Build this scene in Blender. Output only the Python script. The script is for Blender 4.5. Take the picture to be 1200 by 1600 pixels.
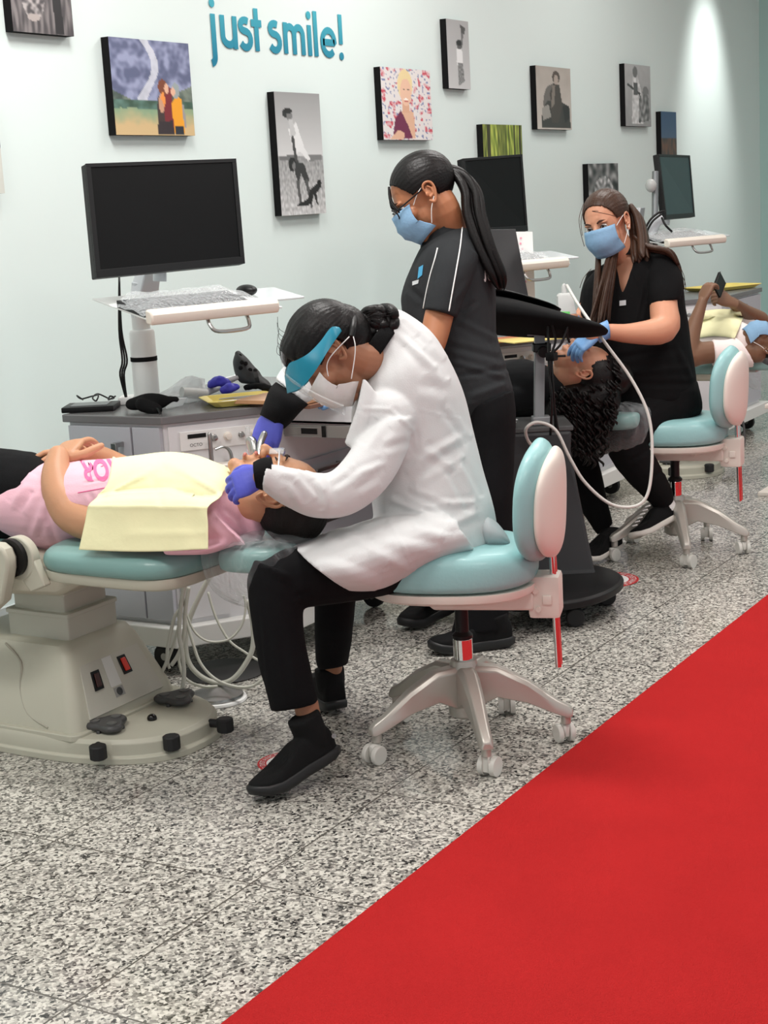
import bpy, bmesh, math, random
import numpy as np
from mathutils import Vector, Matrix, noise
for o in list(bpy.data.objects): bpy.data.objects.remove(o)
SC = bpy.context.scene; COL = SC.collection
R_ = math.radians
random.seed(7)

# ------------------------------------------------------------------ camera
CAMZ = 1.45; FPX = 2450.0
_roll = math.atan(.055); _pitch = math.atan(487/2450); _head = R_(31.3)
_hd = Vector((math.cos(_head), math.sin(_head), 0)); _rt = Vector((math.sin(_head), -math.cos(_head), 0)); _up = Vector((0, 0, 1))
CF = _hd*math.cos(_pitch) - _up*math.sin(_pitch)
_u0 = _hd*math.sin(_pitch) + _up*math.cos(_pitch)
CR = _rt*math.cos(_roll) - _u0*math.sin(_roll)
CU = _u0*math.cos(_roll) + _rt*math.sin(_roll)
CC = Vector((0, 0, CAMZ))
cam = bpy.data.cameras.new('camera'); camo = bpy.data.objects.new('camera', cam); COL.objects.link(camo)
cam.sensor_fit = 'VERTICAL'; cam.sensor_height = 36.0; cam.lens = FPX/1600*36.0
cam.clip_start = .05; cam.clip_end = 100
m4 = Matrix((CR, CU, -CF)).transposed().to_4x4(); m4.translation = CC
camo.matrix_world = m4
SC.camera = camo
cam.dof.use_dof = False

# ------------------------------------------------------------------ world, light, exposure
SC.view_settings.view_transform = 'Standard'; SC.view_settings.look = 'None'
SC.view_settings.gamma = 1.0; SC.view_settings.exposure = 0.0; SC.view_settings.use_curve_mapping = False
SC.render.film_transparent = False
w = bpy.data.worlds.new('hall_light'); SC.world = w; w.use_nodes = True
bg = w.node_tree.nodes['Background']; bg.inputs[0].default_value = (.93, .98, 1.0, 1); bg.inputs[1].default_value = .72
CEIL_Z = 3.5
def area_light(loc, sx, sy, power, col=(1, .98, .95), rot=(0, 0, 0), name='ceiling_panel_light'):
    l = bpy.data.lights.new(name, 'AREA'); l.shape = 'RECTANGLE'; l.size = sx; l.size_y = sy; l.energy = power; l.color = col
    o = bpy.data.objects.new(name, l); COL.objects.link(o); o.location = loc; o.rotation_euler = rot
    return o
LIGHTS = [(1.2, 2.6, 44), (3.8, 2.6, 64), (6.4, 2.7, 40), (9.0, 2.6, 20), (2.0, .2, 30), (5.0, .2, 34), (8.0, .2, 24), (11.4, 1.2, 8)]
for i, (x, y, p_) in enumerate(LIGHTS):
    area_light((x, y, CEIL_Z-.06), .55, 1.15, p_*1.0)
def spot(loc, target, power, ang, blend=.6, col=(1, 1, .97)):
    l = bpy.data.lights.new('wall_spot', 'SPOT'); l.energy = power; l.spot_size = R_(ang); l.spot_blend = blend; l.shadow_soft_size = .12; l.color = col
    o = bpy.data.objects.new('wall_spot', l); COL.objects.link(o); o.location = loc
    o.rotation_euler = (Vector(target)-Vector(loc)).to_track_quat('-Z', 'Y').to_euler()
SPOTS = [(11.45, 3.3)]
for x, y in SPOTS:
    spot((x, y, CEIL_Z-.08), (x, 4.0, 1.9), 190, 50, 1.0)

# ------------------------------------------------------------------ materials
def lin(c):
    return tuple(((v/255)/12.92 if v/255 <= .04045 else ((v/255+.055)/1.055)**2.4) for v in c[:3])
MATS = {}
def mat(name, col, rough=.5, metal=0, bump=0, bscale=60, var=0, spec=.5, coat=0, trans=0, ior=1.45, alpha=1, sheen=0, emit=None, estr=1, stretch=None, vscale=None):
    if name in MATS: return MATS[name]
    m = bpy.data.materials.new(name); m.use_nodes = True; nt = m.node_tree; N = nt.nodes; L = nt.links
    b = N['Principled BSDF']; c = lin(col)
    b.inputs['Base Color'].default_value = (*c, 1); b.inputs['Roughness'].default_value = rough; b.inputs['Metallic'].default_value = metal
    b.inputs['Specular IOR Level'].default_value = spec; b.inputs['Coat Weight'].default_value = coat; b.inputs['Coat Roughness'].default_value = .1
    b.inputs['Transmission Weight'].default_value = trans; b.inputs['IOR'].default_value = ior; b.inputs['Alpha'].default_value = alpha
    b.inputs['Sheen Weight'].default_value = sheen
    if emit: b.inputs['Emission Color'].default_value = (*lin(emit), 1); b.inputs['Emission Strength'].default_value = estr
    if bump or var:
        tc = N.new('ShaderNodeTexCoord'); mp = N.new('ShaderNodeMapping'); L.new(tc.outputs['Object'], mp.inputs[0])
        if stretch: mp.inputs['Scale'].default_value = stretch
        if bump:
            n = N.new('ShaderNodeTexNoise'); n.inputs['Scale'].default_value = bscale; n.inputs['Detail'].default_value = 4
            L.new(mp.outputs[0], n.inputs['Vector'])
            bp = N.new('ShaderNodeBump'); bp.inputs['Strength'].default_value = bump; bp.inputs['Distance'].default_value = .01
            L.new(n.outputs[0], bp.inputs['Height']); L.new(bp.outputs[0], b.inputs['Normal'])
        if var:
            n2 = N.new('ShaderNodeTexNoise'); n2.inputs['Scale'].default_value = vscale or bscale*.35; n2.inputs['Detail'].default_value = 3
            L.new(mp.outputs[0], n2.inputs['Vector'])
            mx = N.new('ShaderNodeMix'); mx.data_type = 'RGBA'
            mx.inputs['A'].default_value = (*[v*(1-var) for v in c], 1); mx.inputs['B'].default_value = (*[min(1, v*(1+var)) for v in c], 1)
            L.new(n2.outputs[0], mx.inputs['Factor']); L.new(mx.outputs['Result'], b.inputs['Base Color'])
    MATS[name] = m
    return m
def clear(name, tint=(235, 240, 242), alpha=.25, rough=.08, bump=0, bscale=30):
    """thin clear plastic: glossy film over straight-through transparency"""
    if name in MATS: return MATS[name]
    m = bpy.data.materials.new(name); m.use_nodes = True; nt = m.node_tree; N = nt.nodes; L = nt.links
    out = N['Material Output']; b = N['Principled BSDF']; b.inputs['Base Color'].default_value = (*lin(tint), 1); b.inputs['Roughness'].default_value = rough
    t = N.new('ShaderNodeBsdfTransparent'); mx = N.new('ShaderNodeMixShader'); fr = N.new('ShaderNodeLayerWeight'); fr.inputs[0].default_value = .35
    mt = N.new('ShaderNodeMath'); mt.operation = 'MULTIPLY_ADD'; mt.inputs[1].default_value = .35; mt.inputs[2].default_value = alpha
    L.new(fr.outputs['Facing'], mt.inputs[0]); L.new(mt.outputs[0], mx.inputs[0]); L.new(t.outputs[0], mx.inputs[1]); L.new(b.outputs[0], mx.inputs[2]); L.new(mx.outputs[0], out.inputs[0])
    if bump:
        tc = N.new('ShaderNodeTexCoord'); n = N.new('ShaderNodeTexNoise'); n.inputs['Scale'].default_value = bscale; n.inputs['Distortion'].default_value = 1.5
        L.new(tc.outputs['Object'], n.inputs['Vector']); bp = N.new('ShaderNodeBump'); bp.inputs['Strength'].default_value = bump; bp.inputs['Distance'].default_value = .02
        L.new(n.outputs[0], bp.inputs['Height']); L.new(bp.outputs[0], b.inputs['Normal']); L.new(bp.outputs[0], fr.inputs['Normal'])
    MATS[name] = m
    return m
def vcol(name, rough=.5):
    if name in MATS: return MATS[name]
    m = bpy.data.materials.new(name); m.use_nodes = True; nt = m.node_tree
    a = nt.nodes.new('ShaderNodeVertexColor'); a.layer_name = 'print'
    nt.links.new(a.outputs[0], nt.nodes['Principled BSDF'].inputs['Base Color']); nt.nodes['Principled BSDF'].inputs['Roughness'].default_value = rough
    MATS[name] = m
    return m

# ------------------------------------------------------------------ geometry helpers
def P(x, y, d):                                   # a point of the place, measured along its sight line
    return CC + d*(CF + (x-600)/FPX*CR - (y-800)/FPX*CU)
def V(*a): return Vector(a)
def crom(pts, n):
    """Catmull-Rom through lists of equal-length number lists"""
    pts = [list(p) for p in pts]
    if len(pts) < 3 or n < 2: return pts if n < 2 else [[a+(b-a)*k/n for a, b in zip(p, q)] for p, q in zip(pts, pts[1:]) for k in range(n)]+[pts[-1]]
    out = []
    for i in range(len(pts)-1):
        p0 = pts[max(i-1, 0)]; p1 = pts[i]; p2 = pts[i+1]; p3 = pts[min(i+2, len(pts)-1)]
        for k in range(n):
            t = k/n
            out.append([.5*((2*b)+(-a+c)*t+(2*a-5*b+4*c-d)*t*t+(-a+3*b-3*c+d)*t**3) for a, b, c, d in zip(p0, p1, p2, p3)])
    out.append(pts[-1]); return out
class MB:
    def __init__(s): s.bm = bmesh.new()
    def rings(s, rings, caps=True, closed=False):
        vs = [[s.bm.verts.new(p) for p in r] for r in rings]; n = len(vs[0])
        m = len(vs)
        for i in range(m if closed else m-1):
            a = vs[i]; b = vs[(i+1) % m]
            for j in range(n):
                try: s.bm.faces.new((a[j], a[(j+1) % n], b[(j+1) % n], b[j]))
                except ValueError: pass
        if caps and not closed:
            for r in (vs[0], vs[-1]):
                try: s.bm.faces.new(r)
                except ValueError: pass
        return s
    def box(s, c, sz, rot=None, bev=0):
        M = Matrix.Translation(c)
        if rot is not None: M = M @ rot.to_4x4()
        r = bmesh.ops.create_cube(s.bm, size=1)['verts']
        for v in r: v.co = M @ Vector((v.co.x*sz[0], v.co.y*sz[1], v.co.z*sz[2]))
        if bev:
            es = list({e for v in r for e in v.link_edges})
            bmesh.ops.bevel(s.bm, geom=es, offset=bev, segments=2, affect='EDGES', profile=.6)
        return s
    def bb(s, a, b, bev=0):
        a = Vector(a); b = Vector(b); return s.box((a+b)/2, [abs(x) for x in (b-a)], bev=bev)
    def cyl(s, p0, p1, r0, r1=None, seg=20, caps=True):
        return s.tube([p0, p1], [r0, r0 if r1 is None else r1], seg=seg, caps=caps, n=1)
    def tube(s, pts, rad, seg=12, caps=True, n=4, round_ends=False, flat=None):
        if not hasattr(rad, '__len__'): rad = [rad]*len(pts)
        q = crom([list(p)+[r] for p, r in zip(pts, rad)], n)
        pp = [Vector(a[:3]) for a in q]; rr = [max(a[3], 1e-5) for a in q]
        if round_ends:
            t0 = (pp[0]-pp[1]).normalized(); t1 = (pp[-1]-pp[-2]).normalized(); r0 = rr[0]; r1 = rr[-1]
            a0 = [(pp[0]+t0*r0*math.sin(R_(a)), r0*math.cos(R_(a))) for a in (84, 60, 32)]
            a1 = [(pp[-1]+t1*r1*math.sin(R_(a)), r1*math.cos(R_(a))) for a in (32, 60, 84)]
            pp = [a for a, _ in a0]+pp+[a for a, _ in a1]; rr = [b for _, b in a0]+rr+[b for _, b in a1]
        T = []
        for i in range(len(pp)):
            t = pp[min(i+1, len(pp)-1)]-pp[max(i-1, 0)]; T.append(t.normalized() if t.length > 1e-9 else Vector((0, 0, 1)))
        nrm = T[0].orthogonal().normalized() if flat is None else (Vector(flat)-T[0]*Vector(flat).dot(T[0])).normalized()
        rg = []
        for i, (p, r) in enumerate(zip(pp, rr)):
            nrm = (nrm-T[i]*nrm.dot(T[i])); nrm = nrm.normalized() if nrm.length > 1e-6 else T[i].orthogonal().normalized()
            b = T[i].cross(nrm)
            rg.append([p+(nrm*math.cos(2*math.pi*k/seg)+b*math.sin(2*math.pi*k/seg))*r for k in range(seg)])
        return s.rings(rg, caps)
    def ribbon(s, pts, w, t, up, n=4):
        """flat strip along pts; w, t numbers; up = the wide direction"""
        q = [Vector(a) for a in crom([list(p) for p in pts], n)]; up = Vector(up)
        rg = []
        for i, p in enumerate(q):
            d = (q[min(i+1, len(q)-1)]-q[max(i-1, 0)]).normalized(); a = (up-d*up.dot(d)).normalized(); b = d.cross(a)
            rg.append([p+a*w/2+b*t/2, p+a*w/2-b*t/2, p-a*w/2-b*t/2, p-a*w/2+b*t/2])
        return s.rings(rg)
    def ell(s, c, rx, ry, rz, rot=None, u=20, v=12):
        M = Matrix.Translation(c)
        if rot is not None: M = M @ rot.to_4x4()
        r = bmesh.ops.create_uvsphere(s.bm, u_segments=u, v_segments=v, radius=1)['verts']
        for x in r: x.co = M @ Vector((x.co.x*rx, x.co.y*ry, x.co.z*rz))
        return s
    def lathe(s, c, prof, axis=(0, 0, 1), seg=32):
        ax = Vector(axis).normalized(); a = ax.orthogonal().normalized(); b = ax.cross(a); c = Vector(c)
        return s.rings([[c+ax*z+(a*math.cos(2*math.pi*k/seg)+b*math.sin(2*math.pi*k/seg))*max(r, 1e-4) for k in range(seg)] for r, z in prof])
    def prism(s, poly, vec):
        """closed polygon of 3D points extruded by vec"""
        vec = Vector(vec); return s.rings([[Vector(p) for p in poly], [Vector(p)+vec for p in poly]])
    def slab(s, c4, vec): return s.prism(c4, vec)
    def secs(s, secs, seg=28, n=3, caps=True, rnd=True):
        """lofted body form. Each section: (xa, ya, xb, yb, d, h): its two outline points as seen and its half depth h in metres"""
        q = crom(secs, n); rg = []
        def ring(e, k=1.0, push=None):
            A = P(e[0], e[1], e[4]); B = P(e[2], e[3], e[4]); c = (A+B)/2; u = (B-A)/2*k; v = CF*e[5]*k
            if push: c = c+push
            return [c+u*math.cos(2*math.pi*j/seg)+v*math.sin(2*math.pi*j/seg) for j in range(seg)]
        R = [ring(e) for e in q]
        def cen(r): return sum(r, Vector())/len(r)
        if rnd:
            for end, nb, ins in ((0, 1, True), (-1, -2, False)):
                c0 = cen(R[end]); d = (c0-cen(R[nb])); d = d.normalized() if d.length > 1e-9 else CU; rad = min((R[end][0]-c0).length, q[end][5])*.7
                ex = [(.85, .5), (.5, .85), (.12, 1.0)]
                new = [[c0+(p-c0)*k+d*rad*z for p in R[end]] for k, z in ex]
                if ins: R = list(reversed(new))+R
                else: R = R+new
        return s.rings(R, caps)
    def build(s, name, m=None, parent=None, smooth=True, bev=0, sub=0, sharp=35, mats=None):
        me = bpy.data.meshes.new(name); bmesh.ops.recalc_face_normals(s.bm, faces=s.bm.faces[:]); s.bm.to_mesh(me); s.bm.free()
        return link(name, me, m, parent, smooth, bev, sub, sharp)
def link(name, me, m=None, parent=None, smooth=True, bev=0, sub=0, sharp=35):
    o = bpy.data.objects.new(name, me); COL.objects.link(o)
    if m: me.materials.append(m)
    r = parent
    while r is not None and r.parent is not None: r = r.parent
    if parent is not None:
        o.parent = parent; me.transform(Matrix.Translation(-r.location))
    if smooth:
        me.shade_smooth()
        if sharp: me.set_sharp_from_angle(angle=R_(sharp))
    if bev:
        b = o.modifiers.new('bevel', 'BEVEL'); b.width = bev; b.segments = 2; b.limit_method = 'ANGLE'; b.angle_limit = R_(40)
    if sub:
        q = o.modifiers.new('sub', 'SUBSURF'); q.levels = sub; q.render_levels = sub
    return o
def rebase(o, loc=None):
    """give a single-mesh thing its own origin"""
    if loc is None:
        cs = [v.co for v in o.data.vertices]; loc = Vector((sum(c.x for c in cs)/len(cs), sum(c.y for c in cs)/len(cs), min(c.z for c in cs)))
    loc = Vector(loc); o.data.transform(Matrix.Translation(-loc)); o.location = loc; return o
def tag(o, label=None, cat=None, group=None, kind=None):
    if label: o['label'] = label
    if cat: o['category'] = cat
    if group: o['group'] = group
    if kind: o['kind'] = kind
    return o
def single(o, label, cat, group=None, kind=None): rebase(o); return tag(o, label, cat, group, kind)
def thing(name, loc, label, cat, group=None):
    o = bpy.data.objects.new(name, None); COL.objects.link(o); o.location = Vector(loc); o.empty_display_size = .1
    return tag(o, label, cat, group)
def copy_tree(o, parent=None):
    c = o.copy(); COL.objects.link(c)
    c.parent = parent
    for k in [k for k in bpy.data.objects if k.parent == o]: copy_tree(k, c)
    return c
def struct(o): o['kind'] = 'structure'; return o
def fuse(mb, vox=.006, it=4, fac=.5):
    """weld overlapping forms into one continuous skin; returns a mesh"""
    me = bpy.data.meshes.new('f'); bmesh.ops.recalc_face_normals(mb.bm, faces=mb.bm.faces[:]); mb.bm.to_mesh(me); mb.bm.free()
    o = bpy.data.objects.new('f', me); COL.objects.link(o)
    r = o.modifiers.new('r', 'REMESH'); r.mode = 'VOXEL'; r.voxel_size = vox
    if it: s = o.modifiers.new('s', 'SMOOTH'); s.factor = fac; s.iterations = it
    dg = bpy.context.evaluated_depsgraph_get(); dg.update()
    out = bpy.data.meshes.new_from_object(o.evaluated_get(dg)); bpy.data.objects.remove(o); bpy.data.meshes.remove(me)
    return out
def coords(me):
    a = np.empty(len(me.vertices)*3); me.vertices.foreach_get('co', a); return a.reshape(-1, 3)
def norms(me):
    a = np.empty(len(me.vertices)*3); me.vertices.foreach_get('normal', a); return a.reshape(-1, 3)
def folds(me, segs, noise_amp=0, noise_scale=8, seed=0):
    """cloth creases: segs of (x0,y0,x1,y1,d,width_m,depth_m); depth<0 digs, >0 raises"""
    co = coords(me); no = norms(me); disp = np.zeros(len(co)); ez = np.array(CF); C0 = np.array(CC)
    rel = co-C0; dd = rel@ez; px = 600+FPX*(rel@np.array(CR))/dd; py = 800-FPX*(rel@np.array(CU))/dd; front = (no@ez) < .25
    for s in segs:
        x0, y0, x1, y1, d, wd, dp = s[:7]; L2 = (x1-x0)**2+(y1-y0)**2
        t = np.clip(((px-x0)*(x1-x0)+(py-y0)*(y1-y0))/L2, 0, 1)
        dist = np.hypot(px-(x0+t*(x1-x0)), py-(y0+t*(y1-y0)))*d/FPX
        wd = wd*.8; g = np.exp(-np.abs(dist/wd)**1.6)*np.sin(np.pi*np.clip(t*.9+.05, 0, 1))**.5
        g = g-.45*np.exp(-((dist-wd*1.9)/wd)**2)*(t > .02)*(t < .98)
        disp += np.where(front & (np.abs(dd-d) < .3), g*dp*.75, 0)
    if noise_amp:
        for i, c in enumerate(co):
            disp[i] += noise_amp*(noise.noise(Vector(c)*noise_scale+Vector((seed, 0, 0)))+.5*noise.noise(Vector(c)*noise_scale*2.3))
    co = co+no*disp[:, None]; me.vertices.foreach_set('co', co.ravel()); me.update(); return me
def wires(name, curves, rad, m, parent=None, seg=6, n=5):
    b = MB()
    for c in curves: b.tube(c, rad, seg=seg, n=n)
    return b.build(name, m, parent, sharp=0)

# ------------------------------------------------------------------ palette
M_teal = mat('teal_vinyl', (148, 194, 195), .45, bump=.08, bscale=90, coat=.1)
M_teald = mat('teal_vinyl_patient_chair', (120, 158, 154), .4, bump=.06, bscale=90, coat=.15)
M_cream = mat('cream_moulded_plastic', (188, 186, 170), .45, bump=.03, bscale=300)
M_whitepl = mat('white_moulded_plastic', (226, 218, 208), .38)
M_chrome = mat('chrome', (225, 225, 225), .08, 1)
M_steel = mat('brushed_steel', (170, 170, 168), .3, 1)
M_alu = mat('cast_aluminium', (190, 186, 178), .38, .55)
M_blackpl = mat('black_plastic', (15, 15, 16), .42, spec=.35)
M_blackmat = mat('black_matte', (19, 19, 20), .85, spec=.2)
M_lam = mat('white_laminate', (222, 222, 224), .3)
M_lamg = mat('pale_grey_laminate', (184, 186, 193), .35)
M_ctop = mat('charcoal_worktop', (112, 111, 112), .25)
M_white = mat('white_paper', (238, 238, 236), .7)
M_darkgrey = mat('dark_grey_plastic', (70, 70, 70), .45)
M_hose = mat('grey_hose', (198, 198, 186), .35)
M_yellow = mat('yellow_tray_plastic', (232, 214, 120), .4)
M_rubber = mat('rubber', (30, 30, 31), .6)
# ------------------------------------------------------------------ the setting
def floor_material():
    m = bpy.data.materials.new('granite_tiles'); m.use_nodes = True; nt = m.node_tree; N = nt.nodes; L = nt.links; b = N['Principled BSDF']
    g = N.new('ShaderNodeNewGeometry')
    n0 = N.new('ShaderNodeTexNoise'); n0.inputs['Scale'].default_value = 60; n0.inputs['Detail'].default_value = 2; L.new(g.outputs['Position'], n0.inputs['Vector'])
    va = N.new('ShaderNodeVectorMath'); va.operation = 'MULTIPLY_ADD'; va.inputs[1].default_value = (.014, .014, .014); L.new(n0.outputs['Color'], va.inputs[0]); L.new(g.outputs['Position'], va.inputs[2])
    vo = N.new('ShaderNodeTexVoronoi'); vo.inputs['Scale'].default_value = 150; L.new(va.outputs[0], vo.inputs['Vector'])
    sep = N.new('ShaderNodeSeparateColor'); L.new(vo.outputs['Color'], sep.inputs[0])
    n1 = N.new('ShaderNodeTexNoise'); n1.inputs['Scale'].default_value = 40; n1.inputs['Detail'].default_value = 3; L.new(g.outputs['Position'], n1.inputs['Vector'])
    ad = N.new('ShaderNodeMath'); ad.operation = 'MULTIPLY_ADD'; ad.inputs[1].default_value = .9; L.new(n1.outputs[0], ad.inputs[0]); L.new(sep.outputs[0], ad.inputs[2])
    mr = N.new('ShaderNodeMapRange'); mr.inputs['From Min'].default_value = .2; mr.inputs['From Max'].default_value = 1.35; L.new(ad.outputs[0], mr.inputs[0])
    cr = N.new('ShaderNodeValToRGB'); cr.color_ramp.interpolation = 'LINEAR'; L.new(mr.outputs[0], cr.inputs[0])
    E_ = cr.color_ramp.elements; E_[0].position = .0; E_[0].color = (*lin((34, 34, 34)), 1); E_[1].position = 1; E_[1].color = (*lin((212, 209, 200)), 1)
    for p_, c in ((.22, (48, 47, 46)), (.34, (94, 92, 88)), (.46, (128, 125, 120)), (.60, (158, 155, 148)), (.80, (184, 181, 172))):
        e = E_.new(p_); e.color = (*lin(c), 1)
    # joints
    sx = N.new('ShaderNodeSeparateXYZ'); L.new(g.outputs['Position'], sx.inputs[0])
    def joint(out, off):
        a = N.new('ShaderNodeMath'); a.operation = 'ADD'; a.inputs[1].default_value = off; L.new(out, a.inputs[0])
        q = N.new('ShaderNodeMath'); q.operation = 'PINGPONG'; q.inputs[1].default_value = TILE/2; L.new(a.outputs[0], q.inputs[0])
        c = N.new('ShaderNodeMath'); c.operation = 'LESS_THAN'; c.inputs[1].default_value = .0022; L.new(q.outputs[0], c.inputs[0]); return c.outputs[0]
    TILE = .5733
    j1 = joint(sx.outputs[0], -2.57+TILE*10); j2 = joint(sx.outputs[1], -1.955+TILE*10)
    mx = N.new('ShaderNodeMath'); mx.operation = 'MAXIMUM'; L.new(j1, mx.inputs[0]); L.new(j2, mx.inputs[1])
    mc = N.new('ShaderNodeMix'); mc.data_type = 'RGBA'; mc.inputs['B'].default_value = (*lin((88, 84, 78)), 1)
    L.new(mx.outputs[0], mc.inputs['Factor']); L.new(cr.outputs[0], mc.inputs['A']); L.new(mc.outputs['Result'], b.inputs['Base Color'])
    b.inputs['Roughness'].default_value = .13; b.inputs['Specular IOR Level'].default_value = .5
    return m
def wallmat(name, col):
    m = mat(name, col, .55, bump=.02, bscale=180)
    return m
M_wall = wallmat('pale_aqua_paint', (220, 232, 229)); M_wall2 = wallmat('teal_paint', (176, 208, 203))
fl = MB(); fl.bb((-4, -6, -.1), (14, 4.0, 0)); struct(fl.build('floor', floor_material(), smooth=False))
wb = MB(); wb.bb((-4, 4.0, -.1), (12.72, 4.15, 3.6)); struct(wb.build('wall_back', M_wall, smooth=False))
wr = MB(); wr.bb((12.72, -6, -.1), (12.87, 4.15, 3.6)); struct(wr.build('wall_right', M_wall2, smooth=False))
ce = MB(); ce.bb((-4, -3.2, CEIL_Z), (12.87, 4.15, CEIL_Z+.1)); struct(ce.build('ceiling', mat('ceiling_white', (235, 235, 232), .8), smooth=False))
sk = MB(); sk.bb((-4, 3.985, 0), (12.72, 4.0, .1)); struct(sk.build('baseboard_back', mat('baseboard_grey', (190, 196, 196), .5), smooth=False))
# luminaires in the ceiling (above the picture)
for i, (x, y, p_) in enumerate(LIGHTS):
    t = thing('ceiling_light', (x, y, CEIL_Z), 'flat rectangular ceiling light panel recessed above the treatment row', 'ceiling light', 'ceiling light panels')
    b = MB(); b.bb((x-.32, y-.62, CEIL_Z-.03), (x+.32, y+.62, CEIL_Z-.001)); b.build('light_frame', M_white, t)
    b = MB(); b.bb((x-.28, y-.58, CEIL_Z-.035), (x+.28, y+.58, CEIL_Z-.03)); b.build('diffuser', mat('light_diffuser', (255, 255, 255), .5, emit=(255, 252, 246), estr=2.0), t)
# carpet
b = MB()
N_ = 40
b.bb((-3, -.55, .001), (13, 1.645, .012))
cm = mat('red_carpet_pile', (206, 44, 45), .95, bump=.9, bscale=420, var=.10, vscale=5, spec=.1)
single(b.build('carpet_runner', cm, bev=.004), 'long red carpet runner laid over the granite floor', 'carpet')

# wall canvases ------------------------------------------------------------
def shape_fn(draws, base):
    def f(u, v):
        c = base(u, v)
        for poly, col in draws:
            if callable(poly): inside = poly(u, v)
            else:
                inside = False; n = len(poly)
                for i in range(n):
                    x1, y1 = poly[i]; x2, y2 = poly[(i+1) % n]
                    if (y1 > v) != (y2 > v) and u < (x2-x1)*(v-y1)/(y2-y1)+x1: inside = not inside
            if inside: c = col(u, v) if callable(col) else col
        return c
    return f
def el(cx, cy, rx, ry): return lambda u, v: ((u-cx)/rx)**2+((v-cy)/ry)**2 < 1
def nz(u, v, s=8, k=0): return noise.noise(Vector((u*s, v*s, k)))
def mixc(a, b, t): t = max(0, min(1, t)); return tuple(x+(y-x)*t for x, y in zip(a, b))
def canvas(quad, fn, label, res=(52, 60), thick=.035):
    """quad: (x_left, z_top, x_right, z_bottom) on the wall; fn(u,v) v down -> sRGB"""
    x0, z1, x1, z0 = quad; Y0 = 3.999; t = thing('wall_canvas', ((x0+x1)/2, Y0, z0), label, 'picture', 'photo canvases on the pale wall')
    b = MB(); b.bb((x0, Y0-thick, z0), (x1, Y0, z1)); b.build('canvas_frame', M_blackmat, t, smooth=False)
    nu, nv = res; bm = bmesh.new(); cl = bm.loops.layers.color.new('print')
    g = [[bm.verts.new((x0+(x1-x0)*i/nu, Y0-thick-.0015, z1-(z1-z0)*j/nv)) for i in range(nu+1)] for j in range(nv+1)]
    cols = [[(*[max(0, min(1, q/255)) for q in fn(i/nu, j/nv)], 1) for i in range(nu+1)] for j in range(nv+1)]
    for j in range(nv):
        for i in range(nu):
            f = bm.faces.new((g[j][i], g[j+1][i], g[j+1][i+1], g[j][i+1]))
            for l, c in zip(f.loops, (cols[j][i], cols[j+1][i], cols[j+1][i+1], cols[j][i+1])): l[cl] = c
    me = bpy.data.meshes.new('print'); bm.to_mesh(me); bm.free(); link('print', me, vcol('canvas_print', .45), t, smooth=False)
def wallq(xl, yt, xr, yb):
    """corner sight lines cut with the wall: left-top and right-bottom"""
    a = CF + (xl-600)/FPX*CR - (yt-800)/FPX*CU; p = CC+a*((3.965)/a.y)
    a = CF + (xr-600)/FPX*CR - (yb-800)/FPX*CU; q = CC+a*((3.965)/a.y)
    return p.x, p.z, q.x, q.z
def g_(v): return (v, v, v)
# couple at the lake
def base1(u, v):
    n = nz(u, v, 7, 1)+.6*nz(u, v, 18, 2)
    if v < .72 - .02*n:
        edge = .30+.5*abs(u-.46)
        c = mixc((92, 98, 128), (150, 156, 186), .5+n*1.2)
        if v > .45+.25*(1-abs(u-.4)*1.6) : c = mixc((70, 84, 78), (120, 130, 118), .5+n)
        if abs(u-.42-.12*math.sin(v*6)) < .045+.1*max(0, v-.45): c = mixc(c, (225, 226, 230), .7)
        if v > .64: c = mixc((96, 128, 118), (60, 84, 70), .5+n)
        return c
    return mixc((128, 158, 128), (206, 178, 132), (v-.70)*5+n*.3)
fn1 = shape_fn([([(.57, .98), (.60, .58), (.66, .46), (.73, .50), (.74, .98)], (120, 38, 46)), ([(.52, .98), (.54, .62), (.60, .55), (.63, .98)], (66, 52, 50)), (el(.59, .66, .035, .10), (196, 150, 122)), (el(.62, .49, .06, .085), (122, 66, 44)), (el(.665, .50, .028, .055), (222, 176, 148)), ([(.58, .60), (.62, .52), (.65, .62), (.63, .70)], (232, 146, 70)),
    ([(.73, .98), (.72, .66), (.77, .58), (.85, .60), (.87, .98)], (232, 158, 40)), ([(.74, .90), (.86, .90), (.86, .99), (.74, .99)], (40, 44, 52)), (el(.785, .52, .052, .085), (150, 160, 160)), (el(.75, .53, .028, .05), (222, 176, 148)), ([(.85, .66), (.88, .66), (.90, .90), (.87, .92)], (150, 146, 146)), ([(.54, .86), (.72, .84), (.73, .99), (.52, .99)], (52, 42, 46))], base1)
canvas(wallq(168, 57, 304, 212), fn1, 'colour canvas of a couple by a mountain lake, above the large monitor', (80, 64))
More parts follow.
